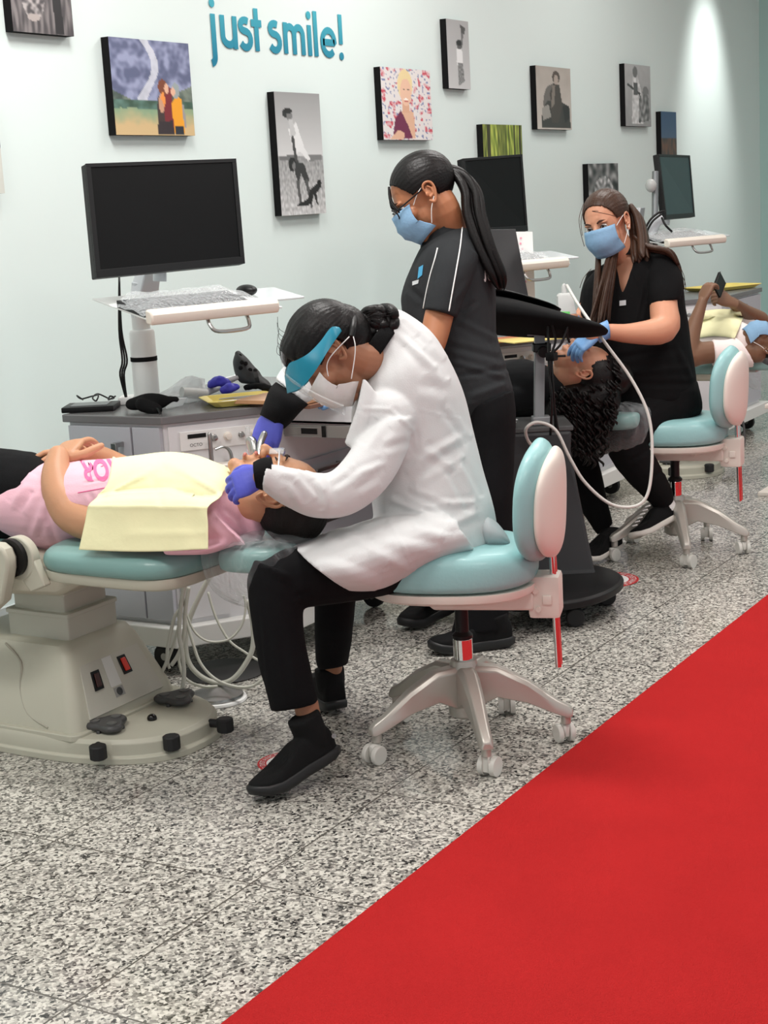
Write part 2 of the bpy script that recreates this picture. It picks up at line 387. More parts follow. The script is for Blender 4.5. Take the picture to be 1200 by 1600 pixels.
# two jumping on a beach, black and white
def base2(u, v):
    n = nz(u, v, 30, 3)
    return mixc(g_(150), g_(206), v/.52) if v < .52 else mixc(g_(150+n*40), g_(196+n*50), (v-.52)*2)
fn2 = shape_fn([([(.02, .52), (.4, .50), (.42, .55), (.02, .55)], g_(110)), ([(.62, .50), (.98, .51), (.98, .55), (.66, .56)], g_(120)),
    ([(.26, .30), (.44, .24), (.60, .46), (.72, .54), (.66, .56), (.50, .48), (.36, .50)], g_(222)), ([(.30, .32), (.36, .30), (.40, .48), (.46, .62), (.36, .55)], g_(70)), (el(.22, .17, .075, .035), g_(48)), (el(.30, .185, .06, .055), g_(120)), (el(.27, .15, .09, .025), g_(38)), ([(.28, .22), (.36, .22), (.42, .34), (.30, .36)], g_(190)),
    (el(.30, .585, .085, .06), g_(40)), (el(.34, .60, .045, .035), g_(120)), ([(.38, .56), (.56, .58), (.66, .72), (.56, .74), (.48, .66), (.42, .74), (.34, .66)], g_(56)), ([(.36, .72), (.43, .72), (.46, .92), (.41, .92)], g_(84)), ([(.55, .72), (.62, .70), (.70, .94), (.66, .95)], g_(84)),
    ([(.66, .80), (.88, .73), (.93, .77), (.80, .83), (.83, .93), (.78, .90), (.74, .83), (.68, .92), (.36, .93), (.34, .92), (.60, .87)], g_(34)), (el(.88, .74, .05, .025), g_(28))], base2)
canvas(wallq(427, 143, 509, 333), fn2, 'tall black and white canvas of two people leapfrogging on a beach', (56, 90))
# blonde woman portrait
def base3(u, v):
    n = nz(u, v, 11, 4); k = nz(u, v, 26, 9)
    c = (226, 220, 218)
    if n > .22: c = mixc(c, (196, 60, 78), .9 if k > .05 else .3)
    elif k > .32: c = (120, 130, 170)
    return c
fn3 = shape_fn([([(.22, .98), (.28, .68), (.40, .58), (.62, .60), (.64, .98)], (222, 178, 150)), ([(.18, .98), (.24, .72), (.36, .58), (.50, .80), (.58, .98)], (112, 42, 74)), ([(.12, .99), (.30, .86), (.42, .90), (.40, .99)], (222, 178, 150)), (el(.47, .23, .15, .22), (232, 210, 160)), ([(.40, .40), (.54, .40), (.54, .62), (.40, .62)], (216, 168, 140)), (el(.48, .33, .115, .19), (232, 190, 164)), (lambda u, v: ((u-.48)/.05)**2+((v-.43)/.014)**2 < 1, (250, 244, 240)), (el(.44, .29, .018, .01), (70, 50, 46)), (el(.53, .29, .018, .01), (70, 50, 46)), (lambda u, v: abs(v-.455) < .008 and abs(u-.48) < .04, (180, 60, 70))], base3)
canvas(wallq(593, 104, 676, 219), fn3, 'colour canvas of a smiling short haired blonde person in a purple top', (64, 72))
# tall narrow black and white of someone reaching up
fn4 = shape_fn([([(.62, .06), (.86, .10), (.80, .20), (.66, .18)], g_(80)), ([(.66, .18), (.76, .18), (.70, .36), (.60, .40)], g_(110)), (el(.56, .35, .13, .075), g_(92)), (el(.54, .33, .12, .04), g_(40)), ([(.42, .42), (.66, .42), (.70, .60), (.62, .76), (.50, .76), (.40, .60)], g_(226)), ([(.44, .62), (.68, .62), (.74, .88), (.46, .96)], lambda u, v: g_(130+60*nz(u, v, 30, 3)))], lambda u, v: mixc(g_(168), g_(196), v))
canvas(wallq(696, 29, 735, 140), fn4, 'narrow black and white canvas of a figure reaching upward', (30, 80))
# forest
def base5(u, v):
    n = nz(u*5, v*.7, 6, 5)
    if v < .62: return mixc((96, 118, 40), (196, 206, 96), .5+n*1.3) if abs(nz(u*9, 0, 3, 8)) > .09 else (62, 60, 34)
    k = nz(u, v, 24, 6); return mixc((112, 92, 62), (206, 180, 150), .5+k*1.6)
canvas(wallq(753, 194, 818, 300), base5, 'colour canvas of a sunlit forest, behind the second monitor', (56, 60))
# seated woman in armchair
def base6(u, v): return mixc((172, 164, 156), (198, 190, 182), v+.3*nz(u, v, 6, 2))
fn6 = shape_fn([(el(.45, .58, .26, .30), (108, 104, 100)), ([(.12, .98), (.14, .70), (.30, .55), (.70, .55), (.94, .62), (.97, .98)], (64, 62, 60)), ([(.42, .90), (.38, .42), (.48, .26), (.66, .28), (.74, .60), (.60, .90)], (74, 68, 64)), (el(.57, .16, .11, .10), (84, 74, 68)), (el(.57, .20, .065, .08), (170, 156, 146)), ([(.46, .30), (.54, .30), (.50, .60), (.40, .66)], (128, 120, 112)), ([(.14, .66), (.34, .60), (.40, .80), (.16, .86)], (152, 148, 142)), ([(.74, .62), (.9, .6), (.95, .8), (.8, .9)], (44, 42, 42))], base6)
canvas(wallq(836, 102, 893, 203), fn6, 'sepia canvas of a long haired person in an armchair', (52, 60))
fn7 = shape_fn([([(.30, .20), (.46, .14), (.62, .40), (.70, .96), (.24, .96), (.28, .50)], lambda u, v: g_(205+50*nz(u, v, 14, 3))), (el(.40, .12, .09, .09), g_(110)), (el(.80, .44, .12, .10), g_(120)), ([(.55, .5), (.9, .46), (.96, .9), (.5, .94)], lambda u, v: g_(120+110*nz(u, v, 10, 6))), ([(.1, .3), (.6, .46), (.58, .5), (.08, .34)], g_(70)), ([(.34, .3), (.5, .3), (.48, .5), (.34, .5)], g_(90))], lambda u, v: mixc(g_(178), g_(150), v+.3*nz(u, v, 9, 1)))
canvas(wallq(975, 99, 1017, 198), fn7, 'black and white canvas of a family group standing together', (44, 60))
fn8 = shape_fn([([(.2, .99), (.3, .7), (.5, .55), (.7, .6), (.85, .99)], (90, 62, 52))], lambda u, v: mixc((58, 84, 118), (86, 104, 128), v*2) if v < .33 else mixc((112, 78, 62), (66, 60, 58), .5+1.3*nz(u, v, 8, 7)))
canvas(wallq(1032, 174, 1058, 300), fn8, 'colour canvas of a rusty landscape under blue sky, behind the farthest monitor', (30, 60))
fn9 = shape_fn([([(.1, .98), (.2, .6), (.5, .5), (.8, .6), (.95, .98)], lambda u, v: g_(226+30*nz(u, v, 12, 2))), (el(.5, .42, .3, .2), lambda u, v: g_(150+120*nz(u, v, 12, 9)))], lambda u, v: g_(96+120*nz(u, v, 7, 4)))
canvas(wallq(918, 256, 967, 345), fn9, 'small black and white canvas behind the seated clinician with the long ponytail', (44, 44))
def base10(u, v): return mixc((72, 68, 70), (128, 122, 122), .5+nz(u*4, v*.7, 5, 3)*1.4)
fn10 = shape_fn([(el(.36, .45, .2, .4), lambda u, v: mixc((78, 74, 76), (176, 170, 168), .5+nz(u, v, 16, 4)*1.5)), (el(.35, .8, .1, .05), (170, 160, 156)), ([(.66, .2), (.80, .2), (.84, .99), (.70, .99)], (38, 36, 38)), (el(.32, .18, .09, .12), (150, 140, 138))], base10)
canvas(wallq(8, -78, 115, 57), fn10, 'black and white canvas of people by a tree in the upper left corner', (70, 64))
def base11(u, v): return (206, 208, 200) if v > .5 else (52, 56, 60)
canvas(wallq(-90, 150, 7, 302), base11, 'canvas at the left edge with a pale lower half', (30, 30))

# wall lettering -------------------------------------------------------------
def lettering():
    """just smile! : strokes in letter units, x right, y up; cap line 0..1 x-height"""
    a = CF + (357-600)/FPX*CR - (76-800)/FPX*CU; p0 = CC+a*(3.998/a.y)
    a = CF + (540-600)/FPX*CR - (94.5-800)/FPX*CU; p1 = CC+a*(3.998/a.y)
    t = thing('wall_lettering', p0, 'teal words just smile! on the pale wall', 'lettering')
    m = bpy.data.materials.new('teal_vinyl_lettering'); m.use_nodes = True; nt = m.node_tree; bs = nt.nodes['Principled BSDF']; bs.inputs['Roughness'].default_value = .4
    g = nt.nodes.new('ShaderNodeNewGeometry'); sx = nt.nodes.new('ShaderNodeSeparateXYZ'); mr = nt.nodes.new('ShaderNodeMapRange'); cr = nt.nodes.new('ShaderNodeValToRGB')
    nt.links.new(g.outputs['Position'], sx.inputs[0]); nt.links.new(sx.outputs[2], mr.inputs[0]); mr.inputs[1].default_value = p0.z-.05; mr.inputs[2].default_value = p0.z+.24
    nt.links.new(mr.outputs[0], cr.inputs[0]); cr.color_ramp.elements[0].color = (*lin((18, 120, 150)), 1); cr.color_ramp.elements[1].color = (*lin((70, 176, 192)), 1)
    nt.links.new(cr.outputs[0], bs.inputs[0])
    S = 1.0
    X0 = p0.x; Z0 = p0.z
    def arc(cx, cy, r, a0, a1, k=12, ry=None): return [(cx+r*math.cos(R_(a0+(a1-a0)*i/k)), cy+(ry or r)*math.sin(R_(a0+(a1-a0)*i/k))) for i in range(k+1)]
    h = .5; W = .17         # x height, stroke
    L = []
    r = .25-W/2
    L.append(('letter_j', .0, [[(0, h), (0, -.12)]+arc(-.10, -.14, .10, 0, -80, 6)], [(0, .66)]))
    L.append(('letter_u', .22, [[(0, h), (0, .2)]+arc(.15, .19, .15, 180, 360, 12, .13)+[(.30, h)], [(.30, h), (.30, 0)]], []))
    sS = arc(.12, .375, .115, 50, 235, 9, .085)+arc(.12, .165, .13, 70, -150, 11, .125)
    L.append(('letter_s', .66, [sS], []))
    L.append(('letter_t', .97, [[(.10, .66), (.10, 0)], [(-.03, .43), (.23, .43)]], []))
    L.append(('letter_s', 1.42, [sS], []))
    L.append(('letter_m', 1.83, [[(0, h), (0, 0)], [(0, .28)]+arc(.12, .31, .12, 180, 0, 10, .13)+[(.24, 0)], [(.24, .28)]+arc(.36, .31, .12, 180, 0, 10, .13)+[(.48, 0)]], []))
    L.append(('letter_i', 2.50, [[(0, h), (0, 0)]], [(0, .66)]))
    L.append(('letter_l', 2.68, [[(0, .74), (0, 0)]], []))
    L.append(('letter_e', 2.86, [[(.02, .25), (.36, .25)]+arc(.19, .25, .18, 0, 315, 20, .20)], []))
    L.append(('exclamation_mark', 3.42, [[(0, .74), (0, .24)]], [(0, .04)]))
    kx = (p1.x-X0)/(3.42-.22)*1.0; kx0 = X0-.34*kx
    kz = .215/.5*.62
    sw = W*.50
    for nm, off, strokes, dots in L:
        b = MB()
        def sh(x, z): return Vector((kx0+(off+x)*kx, 3.9975, Z0+z*kz))
        for s_ in strokes:
            ky = .0004*(strokes.index(s_)+1); b2 = [sh(*q)-V(0, ky, 0) for q in s_]
            q = b2; rg = []
            for i, p_ in enumerate(q):
                d = (q[min(i+1, len(q)-1)]-q[max(i-1, 0)]).normalized(); n_ = Vector((0, -1, 0)).cross(d)
                hw = sw*kx*(.62 if abs(d.z) < .5 else .62)
                rg.append([p_+n_*hw, p_+n_*hw+V(0, -.002, 0), p_-n_*hw+V(0, -.002, 0), p_-n_*hw])
            b.rings(rg)
        for x, z in dots: b.lathe(sh(x, z), [(sw*kx*.72, 0), (sw*kx*.72, .0025)], (0, -1, 0), 20)
        b.build(nm, m, t, smooth=False)
lettering()

def fl_(px, py, z=0):
    a = CF + (px-600)/FPX*CR - (py-800)/FPX*CU; return CC+a*((z-CAMZ)/a.z)
# floor stickers --------------------------------------------------------------
def sticker(cx, cy, rad, label, feet):
    t = thing('floor_sticker', (cx, cy, 0), label, 'sticker')
    b = MB(); b.lathe((cx, cy, .0005), [(rad, 0), (rad, .0006)], seg=40); b.build('red_ring', mat('sticker_red', (196, 40, 44), .5), t, smooth=False)
    b = MB(); b.lathe((cx, cy, .0012), [(rad*.70, 0), (rad*.70, .0006)], seg=40); b.build('white_centre', M_white, t, smooth=False)
    b = MB()
    for s_ in (-1, 1):
        b.ell((cx+s_*rad*.1, cy+s_*rad*.26, .0018), rad*.50, rad*.17, .0006); 
    b.build('shoe_prints', M_blackmat, t, smooth=False)
    # lettering around the rim
    cv = bpy.data.curves.new('rim_text', 'FONT'); cv.body = 'KEEP SAFE DISTANCE  KEEP SAFE DISTANCE  '; cv.size = rad*.26; cv.space_character = 1.08
    tmp = bpy.data.objects.new('t', cv); COL.objects.link(tmp); dg = bpy.context.evaluated_depsgraph_get(); me = bpy.data.meshes.new_from_object(tmp.evaluated_get(dg)); bpy.data.objects.remove(tmp)
    xs = coords(me); Wd = xs[:, 0].max()
    for v in me.vertices:
        a = -v.co.x/Wd*2*math.pi+1; r = rad*.75+v.co.y
        v.co = (cx+r*math.cos(a), cy+r*math.sin(a), .0018)
    link('rim_lettering', me, M_white, t, smooth=False)
_s = fl_(449, 1191); sticker(_s.x, _s.y, .080, 'round red and white floor sticker beside the clinician in white coat', False)
_s = fl_(946, 906); sticker(_s.x, _s.y, .125, 'round floor sticker with black shoe prints by the scanner cart', True)
# ------------------------------------------------------------------ operator stools
def se(a, n=2.6):
    """unit superellipse point"""
    c, s = math.cos(a), math.sin(a); return (abs(c)**(2/n)*(1 if c >= 0 else -1), abs(s)**(2/n)*(1 if s >= 0 else -1))
def make_stool(loc, yaw, label, legrot=0, casrot=(200, 200, 200, 200, 200), seat_z=0.0):
    """local frame: +x the way the sitter faces"""
    t = thing('operator_stool', (0, 0, 0), label, 'stool', 'teal operator stools')
    # star base
    b = MB(); b.lathe((0, 0, 0), [(.030, .075), (.046, .085), (.048, .15), (.040, .215), (.034, .235)], seg=28); hub = b.build('base_hub', M_alu, t)
    for k in range(5):
        a = R_(legrot+72*k); u = V(math.cos(a), math.sin(a), 0); n = V(-math.sin(a), math.cos(a), 0)
        rg = []
        for s_, zt, zb, wd in ((.02, .222, .10, .030), (.09, .218, .135, .026), (.17, .178, .118, .022), (.245, .124, .086, .019), (.275, .108, .076, .018), (.287, .096, .078, .015)):
            c = u*s_; rg.append([c+n*wd+V(0, 0, zb), c+n*wd*.95+V(0, 0, zt-.012), c+n*wd*.55+V(0, 0, zt), c-n*wd*.55+V(0, 0, zt), c-n*wd*.95+V(0, 0, zt-.012), c-n*wd+V(0, 0, zb)])
        b = MB(); b.rings(rg); b.cyl(u*.268+V(0, 0, .055), u*.268+V(0, 0, .09), .013); leg = b.build('star_leg', M_alu, t, bev=.003)
        ca = R_(casrot[k]); f = V(math.cos(ca), math.sin(ca), 0); g = V(-f.y, f.x, 0); o = u*.268+f*.014
        b = MB(); b.cyl(o+g*.0095+V(0, 0, .026), o+g*.024+V(0, 0, .026), .026, seg=28); b.cyl(o-g*.0095+V(0, 0, .026), o-g*.024+V(0, 0, .026), .026, seg=28)
        b.cyl(o-g*.02+V(0, 0, .026), o+g*.02+V(0, 0, .026), .009); b.box(o+V(0, 0, .036)-f*.004, (.034, .017, .036), Matrix.Rotation(ca, 3, 'Z'), .004); b.build('caster', mat('white_caster', (214, 212, 205), .4), t, bev=.003)
    b = MB(); b.cyl((0, 0, .2), (0, 0, .295+seat_z*.4), .026); b.build('gas_cylinder', M_chrome, t, bev=.003)
    b = MB(); b.cyl((0, 0, .28), (0, 0, .43+seat_z), .018); b.lathe((0, 0, .295+seat_z*.4), [(.028, 0), (.028, .008), (.018, .018)]); b.build('piston', M_blackpl, t)
    Z = seat_z
    # pan, mechanism
    b = MB(); rg = []
    for z, kx, ky in ((.428, .93, .92), (.436, .985, .985), (.447, 1.0, 1.0), (.456, 1.0, 1.0)):
        rg.append([V(.015+.222*kx*se(2*math.pi*k/40)[0], .195*ky*se(2*math.pi*k/40)[1], z+Z) for k in range(40)])
    b.rings(rg); b.build('seat_pan', M_whitepl, t)
    b = MB(); b.prism([V(.10, -.05, .432+Z), V(.10, -.05, .412+Z), V(.065, -.05, .382+Z), V(-.20, -.05, .382+Z), V(-.20, -.05, .432+Z)], (0, .10, 0)); mech = b.build('mechanism_housing', M_whitepl, t, bev=.006)
    b = MB(); b.cyl((-.085, .045, .41+Z), (-.085, .058, .41+Z), .011); b.cyl((-.085, -.045, .41+Z), (-.085, -.058, .41+Z), .011); b.build('bolt', M_whitepl, mech, bev=.002)
    b = MB(); b.bb((-.268, -.045, .358+Z), (-.185, .045, .472+Z), .012); br = b.build('back_bracket', M_whitepl, t)
    b = MB()
    for s_ in (-1, 1):
        b.box(V(-.235, s_*.047, .41+Z), (.024, .006, .024), bev=.003); b.cyl((-.205, s_*.044, .435+Z), (-.205, s_*.051, .435+Z), .008); b.cyl((-.212, s_*.044, .385+Z), (-.212, s_*.051, .385+Z), .007)
    b.build('bracket_knobs', M_whitepl, br, bev=.002)
    b = MB()
    for s_ in (-1, 1): b.cyl((-.255, s_*.014, .22+Z), (-.247, s_*.014, .56+Z), .0085)
    b.build('back_rod', M_chrome, t)
    # cushion : thick saddle rising to the back
    b = MB(); N1 = 44; rg = []
    def top(x, y):
        u = (x-.015)/.222
        return .07+.030*math.cos((u+.15)*1.5)+.018*max(0, -u-.35)*2+.012*(y/.2)**2
    for k, (q, zz) in enumerate(((.955, 0), (1.0, .10), (1.015, .35), (1.0, .62), (.95, .82), (.86, .93), (.70, .985), (.45, 1.0), (.2, 1.0), (.02, 1.0))):
        r = []
        for j in range(N1):
            c, s_ = se(2*math.pi*j/N1, 2.5); x = .015+.222*q*c; y = .198*q*s_
            fr = 1 if c < 0 else 1-.35*c*c
            r.append(V(x, y, .456+Z+zz*top(.015+.222*min(q, .9)*c, y)*fr))
        rg.append(r)
    b.rings(rg); b.build('seat_cushion', M_teal, t, sub=1, sharp=0)
    # backrest: curved oval pad and shell
    def oval(th, w, off, y_bulge, kk=1.0, z0=.505, z1=.83):
        rg = []
        for i in range(19):
            s_ = i/18; z = z0+(z1-z0)*s_; ww = w*math.sqrt(max(0.0, 1-abs(2*s_-1)**2.6))*(1-.06*s_)+.004
            hh = th*(max(.02, 1-abs(2*s_-1)**3.2))**.5
            lean = -.262-.012*s_; r = []
            for j in range(32):
                c, q = se(2*math.pi*j/32, 2.3)
                y = ww*q; x = lean+off+c*hh+ (y*y)*1.15
                r.append(V(x, y, z+Z))
            rg.append(r)
        return rg
    b = MB(); b.rings(oval(.044, .178, .048, 0)); pad = b.build('backrest_cushion', M_teal, t, sub=1, sharp=0)
    b = MB(); b.rings(oval(.030, .160, .010, 0, z0=.515, z1=.808)); b.build('backrest_shell', mat('white_back_shell', (232, 222, 212), .4), t, sub=1, sharp=0)
    t.location = loc; t.rotation_euler = (0, 0, yaw)
    return t
_hr = math.atan2(CR.y, CR.x)            # heading of the picture's right
st1 = make_stool((3.55, 1.935, 0), _hr+math.pi-R_(12), 'teal operator stool nearest, under the clinician in the white coat', legrot=38, casrot=(60, 250, 300, 100, 250))
bpy.context.view_layer.update()
st2 = copy_tree(st1); st2['label'] = 'teal operator stool farther back, under the seated clinician in black'
st2.location = (5.84, 2.19, 0); st2.rotation_euler = (0, 0, _hr+math.pi-R_(22))

# ------------------------------------------------------------------ patient chairs (head end towards -y)
def make_pchair(x, y, label, tone=0):
    t = thing('patient_chair', (x, y, 0), label, 'dental chair', 'reclined patient chairs')
    def W(a, b_, z): return V(x+b_, y-a, z)         # a along to the head, b_ to the far side
    def rrect(a0, a1, hb, z, r=.05, seg=6, tipr=None):
        pts = []
        for (ca, cb, s0, rr) in ((a1-r, hb-r, 0, r), (a0+r, hb-r, 90, r), (a0+r, -hb+r, 180, r), (a1-r, -hb+r, 270, r)):
            for k in range(seg+1): an = R_(s0+90*k/seg); pts.append(W(ca+rr*math.cos(an), cb+rr*math.sin(an), z))
        return pts
    def plate(k, z, da=0):
        pts = []
        for i in range(25):
            an = R_(-90+180*i/24); c, s_ = se(an, 2.5); pts.append(W(.02+(.43)*k*c, .245*k*s_, z))
        pts.append(W(-.85, .245*k, z)); pts.append(W(-.85, -.245*k, z)); return pts
    b = MB(); b.rings([plate(1.03, 0), plate(1.03, .018), plate(1.0, .022), plate(1.0, .055), plate(.97, .066)]); base = b.build('base_plate', M_cream, t, bev=.002)
    for a_, c_ in ((.28, -.225), (.41, -.10), (.46, .06)):
        b = MB(); p = W(a_, c_, .05); u = (p-W(.1, 0, .05)).normalized(); b.cyl(p-u*.02, p+u*.02, .012); b.lathe(p+u*.028-V(0, 0, .022), [(.021, 0), (.024, .004), (.024, .036), (.021, .04)], seg=10); b.build('levelling_knob', M_rubber, t, bev=.002)
    for a_, c_ in ((.235, -.13), (.27, .13)):
        b = MB(); pts = []
        for k in range(36):
            an = 2*math.pi*k/36; r = .052*(1+.22*math.cos(3*an)); pts.append((r*math.cos(an+1.57), r*math.sin(an+1.57)))
        b.rings([[W(a_+p*k_, c_+q*k_, z) for p, q in pts] for k_, z in ((.95, .072), (1.05, .078), (1.05, .084), (.93, .091))])
        for k in range(3): b.cyl(W(a_+.04*math.cos(k*2.094+.52), c_+.04*math.sin(k*2.094+.52), .064), W(a_+.04*math.cos(k*2.094+.52), c_+.04*math.sin(k*2.094+.52), .074), .006)
        f = b.build('foot_control', M_darkgrey, t, bev=.002)
        for k in range(3):
            b = MB(); b.lathe(W(a_+.035*math.cos(k*2.094+1.57), c_+.035*math.sin(k*2.094+1.57), .091), [(.014, 0), (.014, .003), (.011, .004)], seg=16)
            b.build('foot_button', mat('grey_button', (92, 92, 90), .5), f)
    b = MB(); b.ell(W(.30, -.02, .07), .014, .014, .013); b.build('indicator_button', mat('glossy_black', (16, 14, 14), .15), t)
    # housing: frustum with rounded edges and a sloping front panel
    rg = []
    for z, a0, a1, h in ((.058, -.62, .205, .225), (.10, -.61, .195, .218), (.26, -.36, .135, .158), (.29, -.31, .115, .142), (.297, -.29, .10, .125)):
        rg.append(rrect(a0, a1, h, z, .035))
    b = MB(); b.rings(rg); hs = b.build('base_housing', M_cream, t)
    # side contour groove and skirt
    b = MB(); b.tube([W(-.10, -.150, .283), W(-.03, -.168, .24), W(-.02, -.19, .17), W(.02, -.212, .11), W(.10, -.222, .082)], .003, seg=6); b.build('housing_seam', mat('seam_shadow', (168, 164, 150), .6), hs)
    b = MB(); b.rings([rrect(-.66, .215, .238, z, .03) for z in (.056, .075)]); b.build('housing_skirt', M_cream, hs, bev=.003)
    # sloping front panel details
    def FP(s_, u, off=.0):      # s_ across -1..1, u up 0..1 on the front face
        a = .203+(.128-.203)*u; z = .085+(.265-.085)*u; hw = (.19+(.135-.19)*u); return W(a+off*.93, s_*hw, z+off*.36)
    def patch(s0, s1, u0, u1, off0, off1): return [[FP(s0, u0, o_), FP(s1, u0, o_), FP(s1, u1, o_), FP(s0, u1, o_)] for o_ in (off0, off1)]
    b = MB(); b.rings(patch(-.86, .86, .06, .93, -.006, .0035)); pn = b.build('switch_panel', mat('panel_grey', (190, 188, 176), .5), t, bev=.002)
    for s0, s1, u0, u1 in ((-.62, -.40, .40, .68), (.16, .38, .46, .74)):
        b = MB(); b.rings(patch(s0, s1, u0, u1, .003, .0065)); sw = b.build('switch_bezel', M_blackpl, t, bev=.001)
        b = MB(); b.rings(patch(s0+.05, s1-.05, u0+.04, u1-.04, .006, .011)); b.build('rocker', mat('red_rocker' if s0 > 0 else 'dark_rocker', (150, 30, 20) if s0 > 0 else (60, 26, 22), .3, emit=(255, 60, 20) if s0 > 0 else None, estr=.1), sw, bev=.002)
    b = MB(); b.rings(patch(-.24, .02, .36, .80, .003, .0045)); b.build('instruction_label', mat('label_grey', (214, 214, 210), .5), t, smooth=False)
    b = MB(); b.rings(patch(-.20, .02, .20, .34, .003, .0045)); b.build('outlet_plate', mat('outlet_grey', (150, 150, 146), .5), t, smooth=False)
    b = MB(); b.lathe(FP(-.09, .27, .0045), [(.011, 0), (.011, .002), (.007, .002), (.007, .0005)], (FP(0, .3, 1)-FP(0, .3, 0)), 20); b.build('outlet_ring', M_darkgrey, t)
    # telescopic column
    for z0, z1, a0, a1, h in ((.29, .372, -.13, .10, .105), (.37, .43, -.115, .08, .09)):
        b = MB(); b.rings([rrect(a0, a1, h, z, .012, 2) for z in (z0, z1-.008)]); b.rings([rrect(a0-.004, a1+.004, h+.004, z, .012, 2) for z in (z1-.012, z1)])
        b.build('column_sleeve', mat('column_grey', (186, 186, 174), .5), t, bev=.002)
    # cradle
    prof = [(-.42, .545), (-.42, .47), (-.30, .425), (-.10, .418), (.09, .428), (.20, .48), (.26, .50), (.27, .545)]
    b = MB(); b.prism([W(a_, -.125, z) for a_, z in prof], (.25, 0, 0)); b.build('cradle', mat('cradle_putty', (190, 184, 168), .5), t, bev=.014)
    b = MB(); b.prism([W(a_, -.235, z) for a_, z in ((-.55, .50), (-.30, .465), (-.15, .475), (.03, .515), (.045, .545), (-.55, .545))], (.04, 0, 0)); b.build('side_rail', M_cream, t, bev=.008); b = MB(); b.prism([W(a_, .195, z) for a_, z in ((-.55, .50), (-.30, .465), (-.15, .475), (.03, .515), (.045, .545), (-.55, .545))], (.04, 0, 0)); b.build('side_rail', M_cream, t, bev=.008)
    # arm pivots (tapered bracket with hub)
    for s_ in (-1, 1):
        e_ = s_*.305; b = MB()
        prof = [(-.26, .42), (-.04, .41), (.03, .46), (.062, .55), (.065, .58), (.054, .605), (.032, .618), (.006, .618), (-.016, .605), (-.035, .575), (-.11, .49), (-.26, .46)]
        b.prism([W(a_+.05, e_-.02, z) for a_, z in prof], (.04, 0, 0)); arm = b.build('arm_bracket', M_cream, t, bev=.008)
        b = MB(); b.lathe(W(.084, e_-s_*.02, .572), [(.05, -.016*s_), (.052, -.015*s_), (.052, .0)], (1, 0, 0), 28); b.build('pivot_ring', M_blackpl, arm)
        b = MB(); b.lathe(W(.094, e_-s_*.036, .568), [(.058, -.03*s_), (.060, -.026*s_), (.060, .0)], (1, 0, 0), 32); b.prism([W(a_+.05, e_-s_*.064, z) for a_, z in ((.01, .56), (.10, .575), (.135, .50), (.08, .478))], (s_*.026, 0, 0)); b.build('pivot_cover', M_cream, arm, bev=.004)
    # backrest: frame and cushion
    def pad(a0, a1, hb, z0, z1, name, m, n=3.2, rise=0, crown=.0, kk=36):
        b = MB(); rg = []
        am = (a0+a1)/2; ha = (a1-a0)/2; H_ = z1-z0
        for q, zz in ((.90, 0), (.975, .12), (1.0, .4), (.99, .65), (.94, .88), (.84, .98), (.6, 1.0), (.3, 1.0), (.02, 1.0)):
            r = []
            for j in range(kk):
                c, s_ = se(2*math.pi*j/kk, n); a_ = am+ha*(q if q > .9 else q)*c; r.append(W(a_, hb*q*s_, z0+zz*H_+rise*(a_-a0)+(crown*(1-(s_*q)**2))*(zz > .3)*-1))
            rg.append(r)
        b.rings(rg); return b.build(name, m, t, sub=1, sharp=0)
    pad(.115, .60, .27, .528, .60, 'backrest_cushion', M_teald, 4.5, rise=.0)
    b = MB(); b.rings([[W(.35+(.24*k)*se(2*math.pi*j/40, 5)[0], .255*k*se(2*math.pi*j/40, 5)[1], z) for j in range(40)] for k, z in ((.90, .50), (.98, .508), (1, .52), (1, .536))]); b.build('backrest_shell', M_cream, t, bev=.002)
    pad(-1.05, -.01, .27, .505, .575, 'seat_cushion', M_teald, 5)
    b = MB(); b.bb(W(-1.0, -.22, .47), W(-.1, .22, .51), .01); b.build('seat_frame', M_cream, t)
    pad(.615, .82, .13, .535, .60, 'headrest', M_teald, 3, rise=.02)
    b = MB(); b.box(W(.605, 0, .53), (.07, .10, .02), bev=.005); b.build('headrest_bar', M_steel, t)
    # clear cover over the headrest
    film = clear('clear_film', alpha=.05, bump=.8, bscale=16); mbx = MB(); rg = []
    for q, z in ((.5, .44), (.78, .46), (.98, .50), (1.05, .56), (1.04, .60), (.92, .622), (.6, .632), (.2, .634)):
        r = []
        for j in range(48):
            c, s_ = se(2*math.pi*j/48, 3); k = 1+.03*math.sin(j*1.7)+.02*math.sin(j*3.1+z*60); r.append(W(.71+.135*q*c*k, .148*q*s_*k, z+.007*math.sin(j*2.3)))
        rg.append(r)
    mbx.rings(rg, caps=False); mbx.build('headrest_cover', film, t, sub=1, sharp=0)
    return t
ch1 = make_pchair(3.24, 3.05, 'teal patient chair nearest, under the patient in the pink shirt')
bpy.context.view_layer.update()
ch2 = copy_tree(ch1); ch2.location = (5.64, 3.05, 0); ch2['label'] = 'patient chair under the patient with long curly hair'
ch3 = copy_tree(ch1); ch3.location = (7.56, 3.05, 0); ch3['label'] = 'farthest patient chair, under the patient holding a phone'

